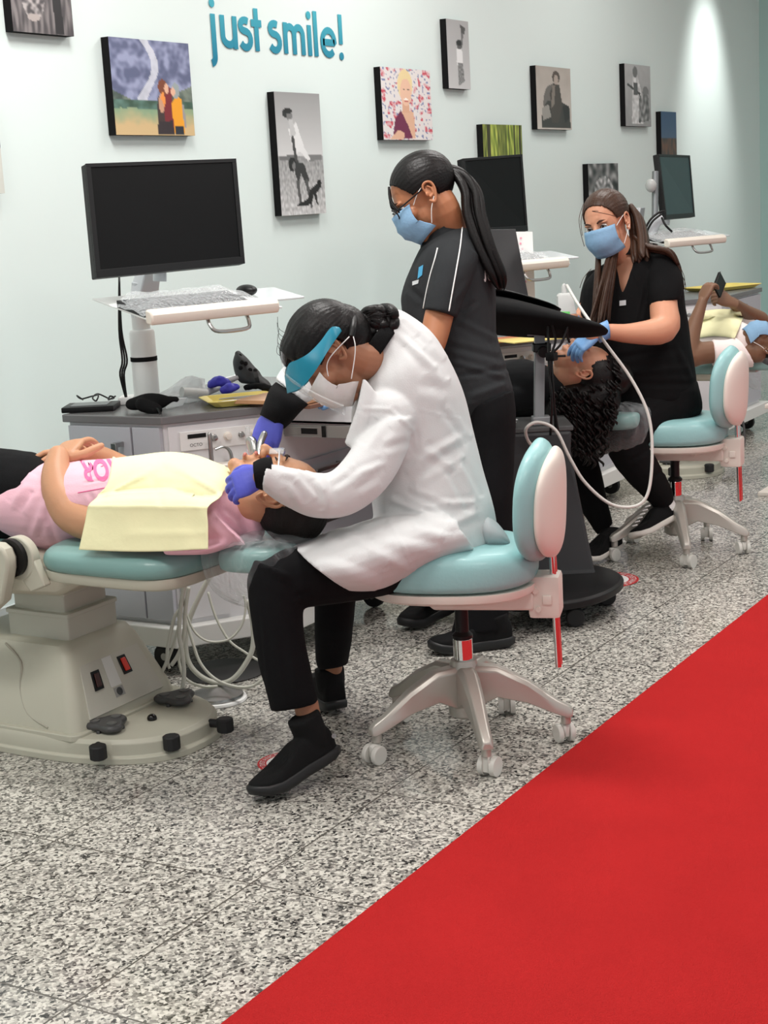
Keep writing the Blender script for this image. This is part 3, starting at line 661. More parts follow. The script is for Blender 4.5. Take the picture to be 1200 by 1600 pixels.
# ------------------------------------------------------------------ treatment cabinets
CT = .83
def make_cart(dx, label, drawer=False, detail=True):
    t = thing('treatment_cabinet', (4.2+dx, 3.2, 0), label, 'cabinet', 'white treatment cabinets on casters')
    def W(x, y, z): return V(x+dx, y, z)
    foot = [(3.775, 3.46), (3.78, 3.08), (4.09, 2.86), (4.74, 2.86), (4.74, 3.46)]
    def grow(e):
        cx, cy = 4.25, 3.2; return [(cx+(x-cx)*(1+e/.45), cy+(y-cy)*(1+e/.33)) for x, y in foot]
    b = MB(); b.rings([[W(x, y, z) for x, y in foot] for z in (.16, CT-.025)]); b.build('carcass', M_lam, t, smooth=False)
    b = MB(); b.rings([[W(x, y, z) for x, y in grow(.045)] for z in (.095, .16)]); b.build('plinth', mat('plinth_white', (226, 226, 222), .35), t, smooth=False, bev=.004)
    b = MB(); b.rings([[W(x, y, z) for x, y in grow(.018)] for z in (CT-.025, CT)]); b.build('worktop', M_ctop, t, smooth=False, bev=.003)
    # left face door (faces -x) : slab plus filler, gaps drawn by real spacing
    b = MB(); b.bb(W(3.760, 3.20, .175), W(3.778, 3.455, CT-.035)); dr = b.build('door', M_lamg, t, smooth=False, bev=.0015)
    b = MB(); b.bb(W(3.715, 3.225, .60), W(3.727, 3.245, .75)); b.bb(W(3.720, 3.228, .735), W(3.758, 3.242, .75)); b.bb(W(3.720, 3.228, .60), W(3.758, 3.242, .615)); b.build('door_handle', M_steel, dr, bev=.001)
    b = MB(); b.bb(W(3.762, 3.085, .175), W(3.779, 3.194, CT-.035)); b.build('filler_panel', M_lamg, t, smooth=False, bev=.0015)
    # angled face with the delivery strip
    A = V(3.78, 3.08, 0); B = V(4.09, 2.86, 0); u = (B-A).normalized(); n = V(u.y, -u.x, 0); LL = (B-A).length
    def F(s_, z, off=0): return A+u*s_+n*off+V(dx, 0, z)
    def fbox(s0, s1, z0, z1, o0, o1, mb): mb.rings([[F(s0, z0, o), F(s1, z0, o), F(s1, z1, o), F(s0, z1, o)] for o in (o0, o1)]); return mb
    b = MB(); fbox(.01, LL-.005, .40, CT-.035, 0, .008, b); b.build('delivery_panel', M_lam, t, smooth=False, bev=.0015)
    b = MB(); fbox(.01, .17, .175, .39, 0, .008, b); b.build('lower_panel', M_lam, t, smooth=False, bev=.0015)
    b = MB(); fbox(.045, .345, .715, .775, .008, .013, b); sp = b.build('control_strip', mat('strip_white', (232, 232, 230), .35), t, smooth=False, bev=.001)
    b = MB(); fbox(.07, .13, .753, .766, .013, .0145, b); b.build('logo_plate', M_blackpl, sp, smooth=False)
    cv = bpy.data.curves.new('strip_text', 'FONT'); cv.body = 'OCTO'; cv.size = .014; tmp = bpy.data.objects.new('t', cv); COL.objects.link(tmp); dg = bpy.context.evaluated_depsgraph_get(); me = bpy.data.meshes.new_from_object(tmp.evaluated_get(dg)); bpy.data.objects.remove(tmp)
    for v in me.vertices: v.co = F(.075+v.co.x, .727+v.co.y, .0138)
    link('strip_lettering', me, M_darkgrey, sp, smooth=False)
    for s_, r in ((.155, .009), (.20, .011), (.245, .008), (.288, .010)):
        b = MB(); b.lathe(F(s_, .748, .013), [(r*1.25, 0), (r*1.25, .003), (r, .004), (r*.9, .018), (r*.3, .019)], n, 18); b.build('valve_knob', M_steel if s_ in (.155, .245) else M_whitepl, sp)
    if detail:
        # hanging handpieces in a holder
        b = MB(); fbox(.10, .36, .655, .668, .01, .07, b); hd = b.build('handpiece_holder', M_whitepl, t, bev=.003)
        for s_, h, r in ((.13, .14, .0075), (.195, .10, .006), (.255, .15, .005), (.33, .12, .009)):
            p = F(s_, .625, .05); b = MB()
            if s_ == .195: b.tube([p, p+V(0, 0, .07), p+V(0, 0, .095)-u*.02, p+V(0, 0, .09)-u*.05], [r, r, .004, .0035], seg=10)
            elif s_ == .255: b.cyl(p, p+V(0, 0, h), r*1.6, r*1.6); 
            else: b.tube([p, p+V(0, 0, h*.5), p+V(0, 0, h)], [r*1.2, r, r*.9], seg=12, round_ends=True)
            b.build('handpiece', clear('clear_tube', alpha=.3) if s_ == .255 else M_steel, t)
    # drawers on the long front (faces -y)
    for k, (z0, z1) in enumerate(((.635, CT-.035), (.46, .627), (.18, .452))):
        if k == 0 and drawer: continue
        b = MB(); b.bb(W(4.105, 2.845, z0), W(4.735, 2.862, z1)); d_ = b.build('drawer', M_lamg, t, smooth=False, bev=.0015)
        b = MB(); zc = z1-.03; b.bb(W(4.22, 2.812, zc-.012), W(4.40, 2.822, zc)); b.bb(W(4.225, 2.818, zc-.010), W(4.235, 2.846, zc-.002)); b.bb(W(4.385, 2.818, zc-.010), W(4.395, 2.846, zc-.002)); b.build('drawer_handle', M_steel, d_, bev=.001)
    if drawer:
        b = MB(); x0, x1, y0, y1 = 4.125, 4.60, 2.56, 2.86
        for a_, c_ in (((x0, y0, .765), (x0+.014, y1, .825)), ((x1-.014, y0, .765), (x1, y1, .825)), ((x0, y0, .765), (x1, y0+.012, .825)), ((x0, y0, .765), (x1, y1, .772))): b.bb(W(*a_), W(*c_))
        dd = b.build('open_drawer', M_lam, t, smooth=False)
        b = MB(); b.bb(W(x0-.012, y0+.0, .722), W(x0, y1, .762)); b.build('drawer_slide', mat('zinc', (168, 170, 168), .35, .8), dd, smooth=False, bev=.001)
        b = MB(); b.bb(W(x0-.016, 2.71, .728), W(x0-.012, 2.86, .756)); b.build('slide_ball_carriage', M_steel, dd, smooth=False, bev=.002)
        b = MB(); b.bb(W(x0-.0175, 2.73, .733), W(x0-.016, 2.79, .751)); b.bb(W(x0-.0175, 2.70, .724), W(x0-.013, 2.712, .760)); b.build('slide_latch', M_blackpl, dd, smooth=False)
        b = MB(); b.bb(W(x0-.02, y0-.018, .64), W(x1+.06, y0, .828)); b.build('drawer_front', M_lam, dd, smooth=False, bev=.0015)
    # casters
    for x, y in ((3.80, 3.16), (3.82, 3.42), (4.12, 2.90), (4.70, 2.92), (4.70, 3.42)):
        p = W(x, y, 0); b = MB(); b.cyl(p+V(-.014, 0, .045), p+V(.014, 0, .045), .043, seg=28); b.box(p+V(0, 0, .085), (.04, .05, .03), bev=.004); c_ = b.build('caster', M_rubber, t, bev=.004)
        b = MB(); b.cyl(p+V(-.017, 0, .045), p+V(.017, 0, .045), .012); b.build('wheel_hub', M_steel, c_)
    # monitor column
    b = MB(); cx, cy = 4.05, 3.36
    b.lathe(W(cx, cy, CT), [(.055, 0), (.055, .008), (.043, .012), (.0425, .235), (.038, .243), (.030, .245), (.030, .30)], seg=36); b.build('lift_column', mat('powder_white', (226, 228, 226), .35), t)
    b = MB(); b.lathe(W(cx, cy, CT+.140), [(.0432, 0), (.0445, .001), (.0445, .014), (.0432, .015)], seg=36); b.build('cable_strap', M_blackmat, t)
    cables = [[W(cx-.05, cy+.045, CT+.005), W(cx-.06-.01*k, cy+.04, CT+.10), W(cx-.05-.012*k, cy+.03, CT+.15), W(cx-.065-.006*k, cy+.03, CT+.25), W(cx-.03, cy+.05, CT+.42)] for k in range(3)]
    wires('monitor_cables', cables, .0035, M_blackpl, t)
    # keyboard shelf
    S = {}
    a0 = W(3.67, 3.01, 1.132); a1 = W(4.085, 2.845, 1.132); sv = (a1-a0).normalized(); bk = V(-sv.y, sv.x, 0); ln = (a1-a0).length
    def K(s_, d_, z): return a0+sv*s_+bk*d_+V(0, 0, z+.16*d_)
    b = MB(); b.rings([[K(0, 0, z), K(ln+.03, 0, z), K(ln+.03, .36, z), K(0, .36, z)] for z in (0, .006)]); b.build('keyboard_shelf', mat('powder_white', (226, 228, 226), .35), t, smooth=False, bev=.002)
    b = MB(); pr = [(-.012, -.010), (-.020, .004), (-.020, .022), (-.010, .034), (.016, .034), (.02, .022), (.02, -.010)]
    b.prism([K(-.004, d_, z) for d_, z in pr], sv*(ln+.012)); b.build('wrist_rest', mat('warm_white_plastic', (228, 220, 208), .45), t, bev=.006)
    b = MB(); b.tube([K(.205, .01, -.008), K(.205, -.005, -.03), K(.225, -.02, -.046), K(.325, -.02, -.046), K(.345, -.005, -.03), K(.345, .01, -.008)], .006, seg=10); b.build('shelf_handle', M_steel, t)
    b = MB(); b.rings([[K(ln-.02, .12, z), K(ln+.20, .12, z), K(ln+.20, .30, z), K(ln-.02, .30, z)] for z in (-.004, .003)]); b.build('mouse_shelf', mat('clear_acrylic_shelf', (205, 212, 214), .15), t, smooth=False, bev=.002)
    # arm to the screen
    b = MB(); b.tube([W(cx, cy, CT+.28), W(cx, cy, CT+.33), W(cx+.0, cy-.01, CT+.40)], [.03, .03, .026], seg=20)
    b.prism([W(cx-.03, cy-.035, CT+.30), W(cx-.05, cy-.035, CT+.33), W(cx+.02, cy-.05, CT+.50), W(cx+.09, cy-.05, CT+.50), W(cx+.05, cy-.035, CT+.32)], (0, .045, 0))
    b.build('screen_arm', mat('arm_grey', (204, 208, 212), .4), t, bev=.004)
    return t, K
cart1, K1 = make_cart(0, 'white treatment cabinet with an open drawer beside the nearest patient chair', drawer=True)
cart2, K2 = make_cart(2.22, 'middle treatment cabinet, mostly hidden behind the standing assistant', detail=False)
cart3, K3 = make_cart(4.30, 'farthest treatment cabinet with a yellow tray, at the teal wall', detail=False)

def monitor(q, label, m_scr=None):
    """q: four (px,py,d) corners TL TR BR BL of the front"""
    c = [P(*p) for p in q]; ctr = sum(c, Vector())/4; rt = (c[1]-c[0]).normalized(); dn = (c[3]-c[0]).normalized(); n = rt.cross(dn)
    if n.dot(CF) > 0: n = -n
    t = thing('monitor', ctr+(c[3]-c[0])*.5, label, 'monitor', 'computer monitors on cabinet arms')
    def pt(u, v, o): return c[0]*(1-u)*(1-v)+c[1]*u*(1-v)+c[2]*u*v+c[3]*(1-u)*v+n*o
    b = MB(); b.rings([[pt(u, v, o) for u, v in ((0, 0), (1, 0), (1, 1), (0, 1))] for o in (-.032, 0)]); b.rings([[pt(u, v, o) for u, v in ((.2, .2), (.8, .2), (.8, .85), (.2, .85))] for o in (-.055, -.03)])
    b.build('monitor_housing', M_blackpl, t, smooth=False, bev=.004)
    e = .045
    # bezel ridge
    for (u0, v0, u1, v1) in ((0, 0, 1, .035), (0, .93, 1, 1), (0, .035, .03, .93), (.97, .035, 1, .93)):
        b = MB(); b.rings([[pt(u, v, o) for u, v in ((u0, v0), (u1, v0), (u1, v1), (u0, v1))] for o in (-.002, .005)]); b.build('bezel', mat('bezel_black', (24, 25, 26), .4, spec=.3), t, smooth=False, bev=.001)
    b = MB(); b.rings([[pt(u, v, o) for u, v in ((.028, .033), (.972, .033), (.972, .932), (.028, .932))] for o in (-.001, .0015)]); b.build('screen', m_scr or mat('screen_dark', (9, 10, 11), .4, spec=.2), t, smooth=False)
    b = MB(); b.box(pt(.5, .5, -.07), (.05, .05, .05)); b.cyl(pt(.5, .5, -.05), pt(.5, 1.05, -.09), .022); b.build('mount', mat('arm_grey', (204, 208, 212), .4), t)
    return t
monitor([(133, 256, 4.80), (368, 248, 5.12), (382, 412, 5.12), (150, 435, 4.80)], 'large switched off monitor at left, beneath the lake canvas')
monitor([(722, 248, 7.0), (815, 241, 7.35), (824, 361, 7.35), (736, 366, 7.0)], 'second monitor, behind the standing assistant with the ponytail')
monitor([(1028, 241, 8.6), (1077, 243, 9.05), (1085, 339, 9.05), (1040, 343, 8.6)], 'farthest monitor, at right against the teal end of the wall', mat('screen_teal_reflection', (30, 52, 56), .3))

# scanner cart --------------------------------------------------------------------
sc = thing('scanner_cart', (5.02, 2.42, 0), 'black wheeled scanner cart with a tilted screen and tray, behind the standing assistant', 'medical cart')
d0 = 5.72
bx = Z0 = None
def fl_(px, py, z=0):
    a = CF + (px-600)/FPX*CR - (py-800)/FPX*CU; return CC+a*((z-CAMZ)/a.z)
ctr = fl_(850, 955)
b = MB(); b.rings([[ctr+V(.30*k*se(2*math.pi*j/40, 2.2)[0], .27*k*se(2*math.pi*j/40, 2.2)[1], z) for j in range(40)] for k, z in ((.97, .075), (1, .08), (1, .10), (.96, .108))]); b.build('wheel_base', M_blackpl, sc, bev=.002)
for a_ in (20, 92, 164, 236, 308):
    p = ctr+V(.25*math.cos(R_(a_)), .22*math.sin(R_(a_)), 0); b = MB(); b.cyl(p+V(-.018, -.01, .033), p+V(.018, .01, .033), .032, seg=24); b.cyl(p+V(0, 0, .04), p+V(0, 0, .08), .012); b.build('caster', M_rubber, sc, bev=.004)
b = MB()
pt_, pb_ = P(840, 660, 5.75), ctr+V(0, 0, .1)
rtv = (CR-_up*CR.z).normalized(); fwv = _hd
def sq(c, w_, d_): return [c+rtv*w_+fwv*d_, c-rtv*w_+fwv*d_, c-rtv*w_-fwv*d_, c+rtv*w_-fwv*d_]
b.rings([sq(P(880, 938, 5.70), .145, .13), sq(P(868, 880, 5.71), .125, .12), sq(P(850, 780, 5.72), .12, .12), sq(P(830, 700, 5.72), .13, .12), sq(P(829, 668, 5.72), .135, .125)]); b.build('pedestal', mat('charcoal_casing', (44, 45, 47), .5), sc, smooth=False, bev=.012)
b = MB(); b.rings([sq(P(818, 668, 5.74), .165, .14), sq(P(818, 660, 5.74), .165, .14)]); b.build('pedestal_shelf', M_darkgrey, sc, smooth=False, bev=.004)
b = MB(); b.rings([sq(P(842, 662, 5.66), .018, .02), sq(P(843, 520, 5.66), .018, .02)]); b.rings([sq(P(845, 663, 5.66), .032, .03), sq(P(845, 650, 5.66), .032, .03)]); b.rings([sq(P(839, 524, 5.66), .036, .02), sq(P(839, 514, 5.66), .036, .02)]); b.build('pole', mat('grey_pole', (140, 142, 144), .4, .5), sc, smooth=False, bev=.003)
b = MB(); p = P(848, 549, 5.63); b.cyl(p, p-fwv*.035, .020, seg=18); b.rings([sq(P(846, 549, 5.65), .032, .028), sq(P(846, 536, 5.65), .032, .028)]); b.build('height_knob', M_blackpl, sc, bev=.003)
# tray: boat shaped black shelf seen from the side
b = MB(); b.secs([(762, 462, 762, 520, 5.72, .20), (800, 470, 800, 524, 5.70, .22), (850, 484, 850, 526, 5.66, .21), (895, 497, 895, 526, 5.62, .18), (930, 507, 930, 525, 5.58, .13), (946, 515, 946, 523, 5.56, .06)], seg=24)
b.build('tray_shelf', M_blackmat, sc, sharp=0)
b = MB(); b.secs([(765, 452, 765, 470, 5.75, .17), (800, 462, 800, 474, 5.74, .17), (850, 478, 850, 486, 5.72, .16), (872, 486, 872, 490, 5.72, .1)], seg=20); b.build('keyboard_cover', M_blackpl, sc, sharp=0)
c4 = [P(752, 358, 5.95), P(806, 357, 6.05), P(829, 478, 5.92), P(765, 486, 5.82)]; nn = (c4[1]-c4[0]).cross(c4[3]-c4[0]).normalized()
b = MB(); b.slab(c4, nn*.022); b.build('touch_screen', mat('screen_grey', (34, 36, 38), .35), sc, smooth=False, bev=.004)
wires('scanner_cables', [[P(856, 497, 5.5), P(857, 540, 5.5), P(858, 580, 5.5), P(862, 620, 5.5), P(860, 680, 5.55)], [P(860, 500, 5.48), P(868, 530, 5.5), P(862, 556, 5.5), P(864, 600, 5.5), P(868, 670, 5.55)], [P(890, 500, 5.48), P(878, 535, 5.48), P(862, 556, 5.49), P(860, 590, 5.5), P(873, 680, 5.55)], [P(893, 494, 5.5), P(886, 520, 5.5), P(890, 535, 5.52)]], .0045, M_blackpl, sc)
b = MB(); b.box(P(862, 557, 5.5), (.035, .035, .03), bev=.006); b.cyl(P(862, 557, 5.5), P(884, 556, 5.5), .004); b.build('cable_clip', M_blackpl, sc)
b = MB(); b.rings([sq(P(885, 490, 5.98), .035, .035), sq(P(882, 462, 5.98), .028, .028), sq(P(882, 458, 5.98), .02, .02)]); b.tube([P(882, 460, 5.98), P(881, 448, 5.98), P(883, 444, 5.98)], [.012, .009, .006]); single(b.build('spray_bottle', mat('translucent_grey', (196, 198, 196), .4), bev=.006), 'pale grey spray bottle standing beside the long haired clinician', 'bottle')
cab = [P(886, 446, 5.9), P(905, 478, 5.7), P(945, 535, 5.6), P(985, 590, 5.6), P(1012, 645, 5.6), P(1019, 700, 5.6), P(1014, 765, 5.6), P(995, 790, 5.6), P(955, 788, 5.58), P(915, 755, 5.55), P(890, 715, 5.52), P(868, 672, 5.5), P(840, 660, 5.5), P(822, 670, 5.5), P(826, 690, 5.55), P(842, 705, 5.6)]
single(wires('scanner_cable', [cab], .006, mat('white_cable', (214, 212, 206), .4), None, 8, 6), 'long white cable looping from the scanner cart past the seated clinician', 'cable')
# ------------------------------------------------------------------ people
def skin(name, c): 
    m = mat(name, c, .48, bump=.05, bscale=220, var=.07, vscale=14); b = m.node_tree.nodes['Principled BSDF']
    b.inputs['Subsurface Weight'].default_value = .12; b.inputs['Subsurface Radius'].default_value = (.012, .005, .003); b.inputs['Subsurface Scale'].default_value = .5
    return m
def hairmat(name, c, rough=.38, stretch=(1, 1, 1)):
    return mat(name, c, rough, bump=.15, bscale=160, var=.35, vscale=90, stretch=stretch, spec=.3)
def dirv(x, y, z=0): return (CR*x - CU*y + CF*z)
class Head:
    """head frame: f forward, u up, l to the wearer's left; size in metres"""
    def __init__(s, px, py, d, f, u, k=1.0):
        s.o = P(px, py, d); s.f = dirv(*f).normalized(); u = dirv(*u); s.u = (u-s.f*u.dot(s.f)).normalized(); s.l = s.u.cross(s.f); s.k = k
        s.R = Matrix((s.f, s.l, s.u)).transposed()
    def __call__(s, f, l, u): return s.o+(s.f*f+s.l*l+s.u*u)*s.k
    def e(s, mb, c, r, **k): mb.ell(s(*c), r[0]*s.k, r[1]*s.k, r[2]*s.k, rot=s.R, **k)
    def build(s, mb, neck=None, mouth_open=0):
        b = MB()
        s.e(b, (-.012, 0, .035), (.097, .076, .083)); s.e(b, (.03, 0, .01), (.062, .064, .075)); s.e(b, (.035, 0, -.045), (.052, .056, .058)); s.e(b, (.045, 0, -.085-mouth_open*.4), (.040, .040, .028)); s.e(b, (.073, 0, -.100-mouth_open*.5), (.018, .022, .017))
        s.e(b, (.084, 0, -.060), (.014, .024, .017)); s.e(b, (.097, 0, -.053), (.009, .020, .006)); s.e(b, (.094, 0, -.067-mouth_open), (.009, .017, .007))
        b.tube([s(.086, 0, .012), s(.100, 0, -.010), s(.113, 0, -.030)], [.008*s.k, .010*s.k, .012*s.k], seg=12, round_ends=True)
        for q in (-1, 1):
            s.e(b, (.099, q*.011, -.034), (.011, .008, .008)); s.e(b, (.078, q*.030, .020), (.014, .020, .008)); s.e(b, (.062, q*.040, -.028), (.022, .024, .022))
        for c in ((-.01, 0, .035),): pass
        if neck: b.tube([s(-.02, 0, -.02), s(-.018, 0, -.07)]+[neck[0]], [.056*s.k, .054*s.k, neck[1]], seg=20)
        me = fuse(b, .0034, 3)
        # eye sockets
        co = coords(me); 
        for q in (-1, 1):
            c = np.array(s(.088, q*.030, .002)); d = np.linalg.norm(co-c, axis=1); g = np.exp(-(d/(.013*s.k))**2); co = co-np.array(s.f)*(g*.010*s.k)[:, None]
        me.vertices.foreach_set('co', co.ravel())
        mb.bm.from_mesh(me); bpy.data.meshes.remove(me)
        for q in (-1, 1):      # ears
            e = MB(); R = s.R @ Matrix.Rotation(R_(q*16), 3, 'Z') @ Matrix.Rotation(R_(-8), 3, 'Y')
            c = s(-.012, q*.076, -.012); loc = lambda a, bb, l=0: c+R@Vector((a*s.k, (l*q)*s.k, bb*s.k))
            pts = [loc(.010, -.024, .001), loc(.000, -.032, .002), loc(-.010, -.020, .006), (loc(-.018, .004, .010)), loc(-.015, .024, .010), loc(-.001, .031, .008), loc(.011, .024, .004), loc(.012, .008, .001)]
            e.tube(pts, [.0045*s.k, .006*s.k, .0042*s.k, .0042*s.k, .0045*s.k, .0045*s.k, .004*s.k, .003*s.k], seg=10, round_ends=True)
            e.tube([loc(.004, -.014, .004), loc(-.007, -.008, .006), loc(-.009, .008, .007), loc(-.002, .018, .006)], .0032*s.k, seg=8, round_ends=True)
            e.ell(loc(-.002, 0, -.001), .012*s.k, .004*s.k, .026*s.k, rot=R); e.ell(loc(.010, -.003, .003), .005*s.k, .004*s.k, .007*s.k, rot=R)
            me = fuse(e, .0018, 2); mb.bm.from_mesh(me); bpy.data.meshes.remove(me)
    def eyes(s, parent, closed=False, brow=(40, 28, 22), iris=(60, 42, 30)):
        for q in (-1, 1):
            if not closed:
                b = MB(); b.ell(s(.074, q*.030, .002), .0125*s.k, .0125*s.k, .0125*s.k, rot=s.R); e = b.build('eye', mat('eye_white', (225, 220, 216), .2), parent)
                b = MB(); b.ell(s(.0845, q*.030, .0015), .003*s.k, .0058*s.k, .0058*s.k, rot=s.R); b.build('iris', mat('iris_brown', iris, .15), e)
            b = MB(); b.tube([s(.0845, q*.017, .002), s(.089, q*.030, .009 if not closed else -.002), s(.080, q*.044, .002)], [.0012, .0018, .0012], seg=6); b.build('eyelashes', mat('lash_dark', (24, 18, 16), .6), parent)
            b = MB(); b.tube([s(.0925, q*.014, .021), s(.0915, q*.030, .028), s(.079, q*.046, .023)], [.0026, .0034, .0015], seg=8); b.build('eyebrow', mat('brow_%d' % brow[0], brow, .8), parent)
    def mask(s, parent, col=(134, 170, 200), name='blue_mask', loops=True, behind=False):
        b = MB(); rg = []
        for i in range(9):
            v = i/8; zz = -.002-.112*v; out = .111+.020*math.sin(math.pi*min(1, v*1.02+.06))**.8-.030*max(0, v-.55); r = []
            hw = .070-.010*abs(v-.4)
            for j in range(17):
                t = (j/16-.5)*2; y = hw*math.sin(t*1.45); x = out-(.086+.01*v)*(1-math.cos(t*1.25))*1.0
                if i == 0: x += .006*(1-abs(t))
                x += .0022*math.sin(v*math.pi*7)*(1-abs(t)**3)
                r.append(s(x, y, zz+.006*(1-abs(t))*(1-v)-.012*abs(t)**2*(v > .5)*(-1)))
            rg.append(r)
        b.rings([r+[p-s.f*.0022 for p in reversed(r)] for r in rg], caps=True); mo = b.build('face_mask', mat(name, col, .75, bump=.12, bscale=120), parent, sharp=0)
        if loops:
            b = MB()
            for q in (-1, 1):
                b.tube([s(.048, q*.066, -.012), s(.02, q*.077, .006), s(-.012, q*.081, .018)], .0013, seg=6)
                b.tube([s(.036, q*.066, -.088), s(.012, q*.079, -.055), s(-.016, q*.082, -.030)], .0013, seg=6)
            b.build('ear_loop', M_white, mo)
        return mo
def hand(mb, w, fdir, back, k=1.0, curl=(20, 25, 30, 35), spread=1.0, thumb=(35, 20), side=1, joint=(1, 1.1, .8), puff=1.0, fuse_v=.0028):
    """w wrist point; fdir finger direction; back = normal of the back of the hand; side=+1 puts the thumb towards back x fdir"""
    x = Vector(fdir).normalized(); z = Vector(back); z = (z-x*z.dot(x)).normalized(); y = z.cross(x)*side
    pt = lambda a, b_, c: w+(x*a+y*b_+z*c)*k
    b = MB()
    def ring(a, wy, tz, oy=0):
        return [pt(a, oy+wy*se(2*math.pi*j/20, 2.4)[0], tz*se(2*math.pi*j/20, 2.4)[1]) for j in range(20)]
    q = puff
    b.rings([ring(-.035, .024*q, .019*q), ring(0, .026*q, .018*q), ring(.025, .036*q, .017*q, .002), ring(.055, .041*q, .015*q, .001), ring(.085, .040*q, .012*q), ring(.093, .036*q, .008*q)])
    for i, (oy, L, r) in enumerate(((.030, .070, .0088), (.010, .078, .0092), (-.011, .072, .0088), (-.030, .057, .0078))):
        a = 0; p = pt(.082, oy, -.001); pts = [pt(.06, oy*.9, -.002), p]; yaw = R_((oy/.03)*6*spread); hd = (x*math.cos(yaw)+y*math.sin(yaw))
        for m_, ln in enumerate((.47, .30, .23)):
            a += R_(curl[i]*joint[m_]); dr = hd*math.cos(a)-z*math.sin(a); p = p+dr*L*ln*k; pts.append(p)
        b.tube(pts, [r*1.0*k*q, r*1.08*k*q, r*.98*k*q, r*.88*k*q, r*.72*k*q], seg=12, n=4, round_ends=True)
    ta, tb = R_(thumb[0]), R_(thumb[1]); p0 = pt(.018, .022, -.004); d1 = x*math.cos(ta)+y*math.sin(ta)-z*.25; p1 = p0+d1*.040*k; d2 = (x*math.cos(ta*.6)+y*math.sin(ta*.6)-z*math.sin(tb)*1.2).normalized(); p2 = p1+d2*.034*k; d3 = (x*math.cos(ta*.35)+y*math.sin(ta*.35)-z*math.sin(tb*1.6)*1.3).normalized(); p3 = p2+d3*.025*k
    b.tube([p0, p1, p2, p3], [.015*k*q, .0125*k*q, .0105*k*q, .0085*k*q], seg=12, round_ends=True)
    me = fuse(b, fuse_v, 2); mb.bm.from_mesh(me); bpy.data.meshes.remove(me)
def T(mb, pts, seg=18, n=4, re=True):
    """limb through sight points (x,y,d,radius px)"""
    mb.tube([P(a, b, d) for a, b, d, r in pts], [r*d/FPX for a, b, d, r in pts], seg=seg, n=n, round_ends=re)
def addfuse(mb, part, vox=.005, it=4):
    me = fuse(part, vox, it); mb.bm.from_mesh(me); bpy.data.meshes.remove(me)
def cloth(name, b, m, parent, vox=.006, it=4, segs=(), amp=0, sc=8, seed=0):
    me = fuse(b, vox, it)
    folds(me, segs, amp, sc, seed); return link(name, me, m, parent, sharp=0)
def strand_lock(mb, pts, rads, seg=40, groove=.10, n=5, twist=.4, seed=0):
    """hair mass with combed grooves"""
    q = crom([list(p)+[r] for p, r in zip(pts, rads)], n); pp = [Vector(a[:3]) for a in q]; rr = [max(a[3], 2e-4) for a in q]
    rnd = random.Random(seed); off = [1+groove*(rnd.random()-.6) for _ in range(seg)]
    nrm = (pp[1]-pp[0]).orthogonal().normalized(); rg = []
    for i, p in enumerate(pp):
        t = (pp[min(i+1, len(pp)-1)]-pp[max(i-1, 0)]).normalized(); nrm = (nrm-t*nrm.dot(t)).normalized(); b = t.cross(nrm)
        rg.append([p+(nrm*math.cos(2*math.pi*k/seg+twist*i/len(pp))+b*math.sin(2*math.pi*k/seg+twist*i/len(pp)))*rr[i]*off[k] for k in range(seg)])
    mb.rings(rg)
def shoe(name, t, sole, upper, m_sole=None, m_up=None):
    pass

M_black = mat('black_trouser_cloth', (15, 15, 17), .9, bump=.15, bscale=300, spec=.2)
M_blackknit = mat('black_knit', (18, 18, 19), .9, bump=.3, bscale=500, spec=.2)
M_coat = mat('white_coat_cotton', (212, 213, 213), .78, bump=.10, bscale=260)
M_glove = mat('violet_blue_nitrile', (84, 90, 196), .42, bump=.06, bscale=90)
M_bglove = mat('light_blue_nitrile', (116, 162, 212), .42, bump=.06, bscale=90)
M_hairb = hairmat('black_hair', (15, 12, 12), .42)
M_bib = mat('yellow_paper_bib', (240, 236, 190), .8, bump=.10, bscale=50)

# ================= clinician in the white coat =================
pA = thing('person', (3.4, 2.0, 0), 'person in white coat and teal visor, seated and bending over the patient in pink', 'person')
body = MB()
hA = Head(517, 551, 4.08, (-.46, .88, .10), (-.88, -.46, 0), 1.0)
hA.build(body, neck=(P(592, 560, 4.14), .058))
b = MB()
b.secs([(745, 800, 630, 842, 4.22, .11), (735, 740, 610, 765, 4.22, .11), (712, 660, 595, 700, 4.22, .12), (685, 585, 590, 632, 4.22, .12), (645, 540, 580, 590, 4.2, .10)])
T(b, [(615, 650, 4.08, 30), (572, 720, 4.01, 26), (518, 772, 3.95, 24), (460, 763, 3.88, 18), (408, 745, 3.83, 14)])
T(b, [(610, 595, 4.36, 32), (555, 582, 4.42, 26), (500, 578, 4.42, 20), (466, 602, 4.32, 15), (430, 645, 4.24, 13)])
T(b, [(690, 850, 4.14, 36), (560, 885, 4.04, 36), (438, 912, 4.0, 32), (446, 1000, 4.0, 26), (478, 1100, 4.02, 20), (486, 1150, 4.02, 19)])
T(b, [(700, 850, 4.3, 36), (600, 880, 4.34, 34), (527, 900, 4.40, 26), (523, 990, 4.45, 18), (521, 1055, 4.54, 13), (522, 1082, 4.575, 11)])
addfuse(body, b, .006)
_la = P(419, 744, 3.83); _ld = dirv(-1, .05, 0)
hand(body, P(411, 742, 3.85), dirv(-.90, .34, .12), dirv(.0, -.40, -.90), .82, curl=(34, 30, 30, 34), spread=2.0, side=-1, thumb=(38, 30))
hand(body, P(428, 648, 4.24), dirv(-.30, .95, .02), dirv(-.50, -.28, -.82), 1.0, curl=(12, 30, 40, 50), spread=1.4, side=-1, thumb=(30, 20))
bA = body.build('body', skin('skin_warm_brown', (162, 112, 84)), pA, sharp=0)
